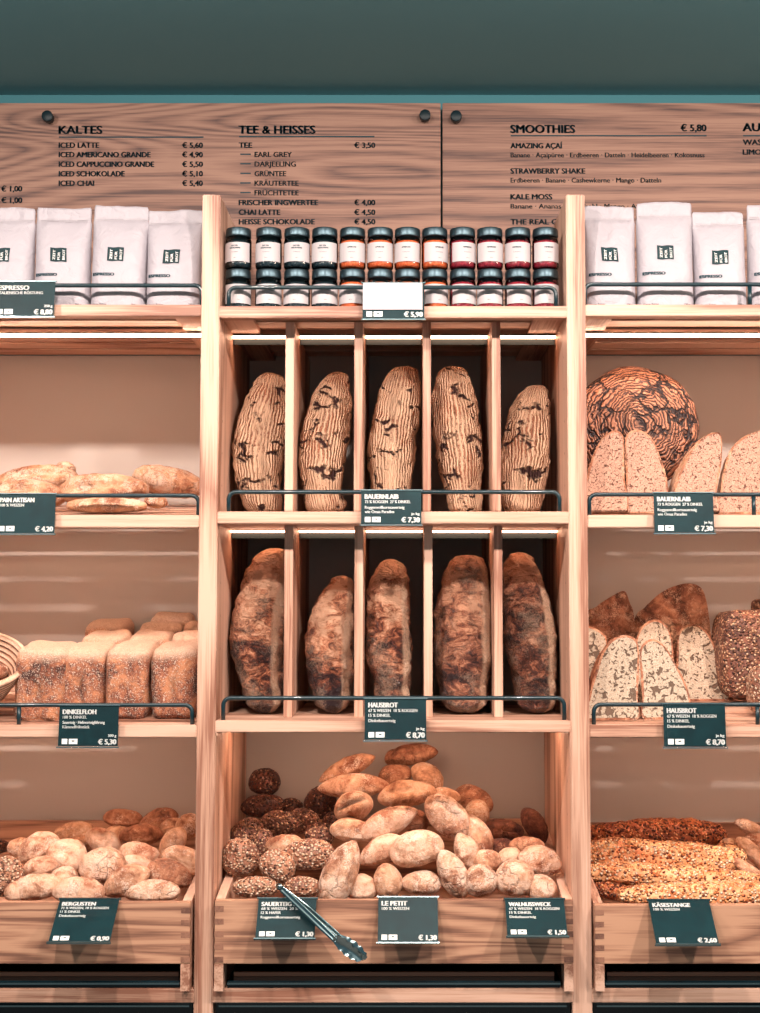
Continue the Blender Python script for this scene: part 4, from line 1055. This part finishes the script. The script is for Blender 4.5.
# ------------------------------------------------------------ coffee bags
def coffee_bag(px0, px1, pyt, Y, tilt, lab, seed, zsh):
    k = S(Y); x0 = P(px0, 290, Y+.03).x; x1 = P(px1, 290, Y+.03).x; w = x1-x0; zt = P(408, pyt, Y+.036).z; h = zt-zsh; cx = (x0+x1)/2
    E = empty('coffee_bag', (cx, Y+.03, zsh), lab, 'bag', 'white espresso bags on the top shelf')
    off = Vector((seed*3.1, seed*1.9, 0)); NX, NZ = 26, 44
    rt = lambda x, z: (cx+x*cos(tilt)+z*sin(tilt), zsh+z*cos(tilt)-x*sin(tilt))
    def prof(s):            # half thickness along the height
        b = .034*(1-.15*(1-s)**4); 
        return b*max(0, (1-((s-.10)/.80)**2))**.7 if .10 < s < .86 else (b if s <= .10 else .0012)
    vf = []; vb = []
    for i in range(NZ+1):
        s = i/NZ
        for j in range(NX+1):
            u = -1+2*j/NX
            edge = (1-abs(u)**5)**.5 if abs(u) < 1 else 0
            wid = w/2*(1-.02*sin(pi*s)-(.03 if s > .86 else 0))
            x = u*wid; z = s*h
            if s > .95:                       # rounded top corners
                c = (s-.95)/.05; lim = w/2*(1-.07*c*c); x = max(-lim, min(lim, x))
            z += .0016*noise.noise(Vector((u*1.3, seed*1.7, 3)))*(s**3)*3
            th = max(.0012, prof(s)*edge)
            th += .0012*fbm(Vector((u*2.2, s*4, seed)))*(1 if s < .80 else 2.6)
            if .855 < s < .87: th += .0022
            X, Z = rt(x, z); vf.append(Vector((X, Y+.036-th-.012*s*0, max(Z, zsh)))); vb.append(Vector((X, Y+.036+th*.8, max(Z, zsh))))
    vs = vf+vb; n = len(vf); fs = []
    R1 = NX+1
    for i in range(NZ):
        for j in range(NX):
            a = i*R1+j; fs.append((a, a+1, a+R1+1, a+R1)); fs.append((n+a, n+a+R1, n+a+R1+1, n+a+1))
        fs.append((i*R1, (i+1)*R1, n+(i+1)*R1, n+i*R1)); a = i*R1+NX; fs.append((a, n+a, n+a+R1, a+R1))
    for j in range(NX): fs.append((j, n+j, n+j+1, j+1)); a = NZ*R1+j; fs.append((a, a+1, n+a+1, n+a))
    mesh_obj('pouch', vs, fs, M['bag_paper'], E, smooth=True)
    def surfY(x, z):
        u = max(-1, min(1, x/(w/2))); s = z/h
        i = max(0, min(NZ, s*NZ)); j = max(0, min(NX, (u+1)/2*NX)); i0, j0 = int(min(i, NZ-1)), int(min(j, NX-1)); fi, fj = i-i0, j-j0
        g = lambda a, b: vf[a*R1+b].y
        return (g(i0,j0)*(1-fj)+g(i0,j0+1)*fj)*(1-fi)+(g(i0+1,j0)*(1-fj)+g(i0+1,j0+1)*fj)*fi
    def put(mb, lift):
        out = []
        for v in mb.v:
            X, Z = rt(v.x, v.z); out.append(Vector((X, surfY(v.x, v.z)-lift, Z)))
        mb.v = out
    # seal line and zip line
    z_ = MB()
    for zz in (.858*h, .875*h):
        for q in range(20):
            a = -w/2*.93+w*.93*q/20; b = a+w*.93/20; z_.add([(a, 0, zz), (b, 0, zz), (b, 0, zz+.0009), (a, 0, zz+.0009)], [(0, 1, 2, 3)])
    put(z_, .0009); z_.build('zip_seal', M['paper_white'], E)
    q = MB(); ls = 9.6*k; lc = (-.03*w, .50*h+.004); g = 6
    for a in range(g):
        for b in range(g):
            c = []
            for da, db in ((0, 0), (1, 0), (1, 1), (0, 1)):
                uu, vv = (a+da)/g-.5, (b+db)/g-.5
                sk = (.10*math.sin(seed*2.1))
                c.append((lc[0]+uu*ls*1.75+vv*ls*sk, 0, lc[1]+vv*ls*1.55+uu*ls*sk*.8+.03*ls*sin(uu*9)))
            q.add(c, [(0, 1, 2, 3)])
    put(q, .0012); lg = q.build('logo_patch', M['tag_card'], E)
    t = MB()
    for n_, s in enumerate(('ZEIT', 'FÜR', 'BROT')):
        ex, ez = Vector((0, 0, 1)), Vector((-1, 0, 0))
        L_ = ls*1.12*(.78 if s == 'FÜR' else 1)
        letter_on(t, s, Vector((lc[0]-ls*.33+n_*ls*.52, 0, lc[1]-ls*.58)), ex, ez, 0, L_, 0, ls*.27, .012)
    put(t, .0018); t.build('lettering', M['white_ink'], lg)
    t = MB(); letter_on(t, 'ESPRESSO', Vector((0, 0, 0)), Vector((1,0,0)), Vector((0,0,1)), -.42*w, -.42*w+22*k, .315*h, 3.1*k, .05)
    letter_on(t, 'Ganze Bohne', Vector((0, 0, 0)), Vector((1,0,0)), Vector((0,0,1)), -.42*w, -.42*w+15*k, .045*h, 1.7*k, .01)
    letter_on(t, '250 g', Vector((0, 0, 0)), Vector((1,0,0)), Vector((0,0,1)), .28*w, .28*w+6*k, .045*h, 1.7*k, .01)
    put(t, .0010); t.build('lettering', M['ink'], E)
zs = zf(304.5)-.0015
BG = [(-23, 34, 208, 0, 'white espresso bag at the far left edge, half out of view'), (34, 90.5, 207.5, .0, 'white espresso bag second from the left, behind the price tag corner'),
      (90, 146, 206.5, .018, 'tallest white espresso bag of the left bay, tilted slightly'), (146, 203, 211, .0, 'white espresso bag touching the left post'),
      (584, 636, 207, 0, 'white espresso bag touching the right post'), (637, 694, 203, .0, 'tallest white espresso bag in the right bay'),
      (694, 747, 212.5, -.012, 'shortest white espresso bag in the right bay, tilted'), (748, 804, 204.5, 0, 'white espresso bag cut off by the right edge')]
for i, (a, b, t, tl, lab) in enumerate(BG): coffee_bag(a, b, t, .035, tl, lab, i+1, zs)

# ------------------------------------------------------------ tongs
def tongs():
    a = P(280, 887, -.03); b = P(337, 939, -.128); c = P(361, 958, -.122)
    E = empty('serving_tongs', tuple(b), 'steel serving tongs lying over the SAUERTEIG price tag', 'tongs')
    d = (b-a).normalized(); side = d.cross(Vector((0, -1, 0))).normalized(); nrm = side.cross(d).normalized()
    for sgn, lift in ((1, 0), (-1, .012)):
        mb = MB(); N = 24; wds = []
        vs = []
        for i in range(N+1):
            t = i/N; p = a.lerp(b, t)+nrm*(-lift*min(1, t*2.5))+side*sgn*.0026*t*1.2
            w = .0048+.0014*sin(pi*t)
            for q in (-1, -.4, .4, 1):
                vs.append(p+side*w*q+nrm*(.0025*(abs(q) > .5)))
        fs = [(i*4+j, i*4+j+1, (i+1)*4+j+1, (i+1)*4+j) for i in range(N) for j in range(3)]
        n0 = len(vs); vs += [v-nrm*.0011 for v in vs[:n0]]
        fs += [tuple(n0+k for k in reversed(f)) for f in fs[:]]
        for i in range(N): fs += [(i*4, (i+1)*4, n0+(i+1)*4, n0+i*4), (i*4+3, n0+i*4+3, n0+(i+1)*4+3, (i+1)*4+3)]
        fs += [(0, n0, n0+1, 1), (1, n0+1, n0+2, 2), (2, n0+2, n0+3, 3)]
        mb.add(vs, fs); arm = mb.build('arm', M['steel'], E, smooth=True)
        # scalloped spoon head
        mb = MB(); d2 = (c-b).normalized(); L_ = (c-b).length*1.15; NU, NV = 26, 10; vs = []
        for i in range(NU+1):
            t = i/NU; p = b+d2*(L_*t-.006)+side*sgn*(.0015+.001*t)-nrm*lift
            w = .005+.0065*sin(pi*min(1, t*1.02))**.7+.0012*sin(t*pi*9)*(t > .25)
            if t > .93: w *= .6
            for j in range(NV+1):
                q = -1+2*j/NV; vs.append(p+side*w*q+nrm*(.006*(q*q-1)*sgn*sin(pi*t)))
        fs = [(i*(NV+1)+j, i*(NV+1)+j+1, (i+1)*(NV+1)+j+1, (i+1)*(NV+1)+j) for i in range(NU) for j in range(NV)]
        n0 = len(vs); vs += [v-nrm*.001 for v in vs]; fs += [tuple(n0+k for k in reversed(f)) for f in fs[:]]
        mb.add(vs, fs); mb.build('gripping_head', M['steel'], arm, smooth=True)
    mb = MB(); mb.tube([a-d*.002+nrm*.003, a-d*.002-nrm*.006], .0058, 16); mb.build('hinge', M['steel'], E, smooth=True)
tongs()
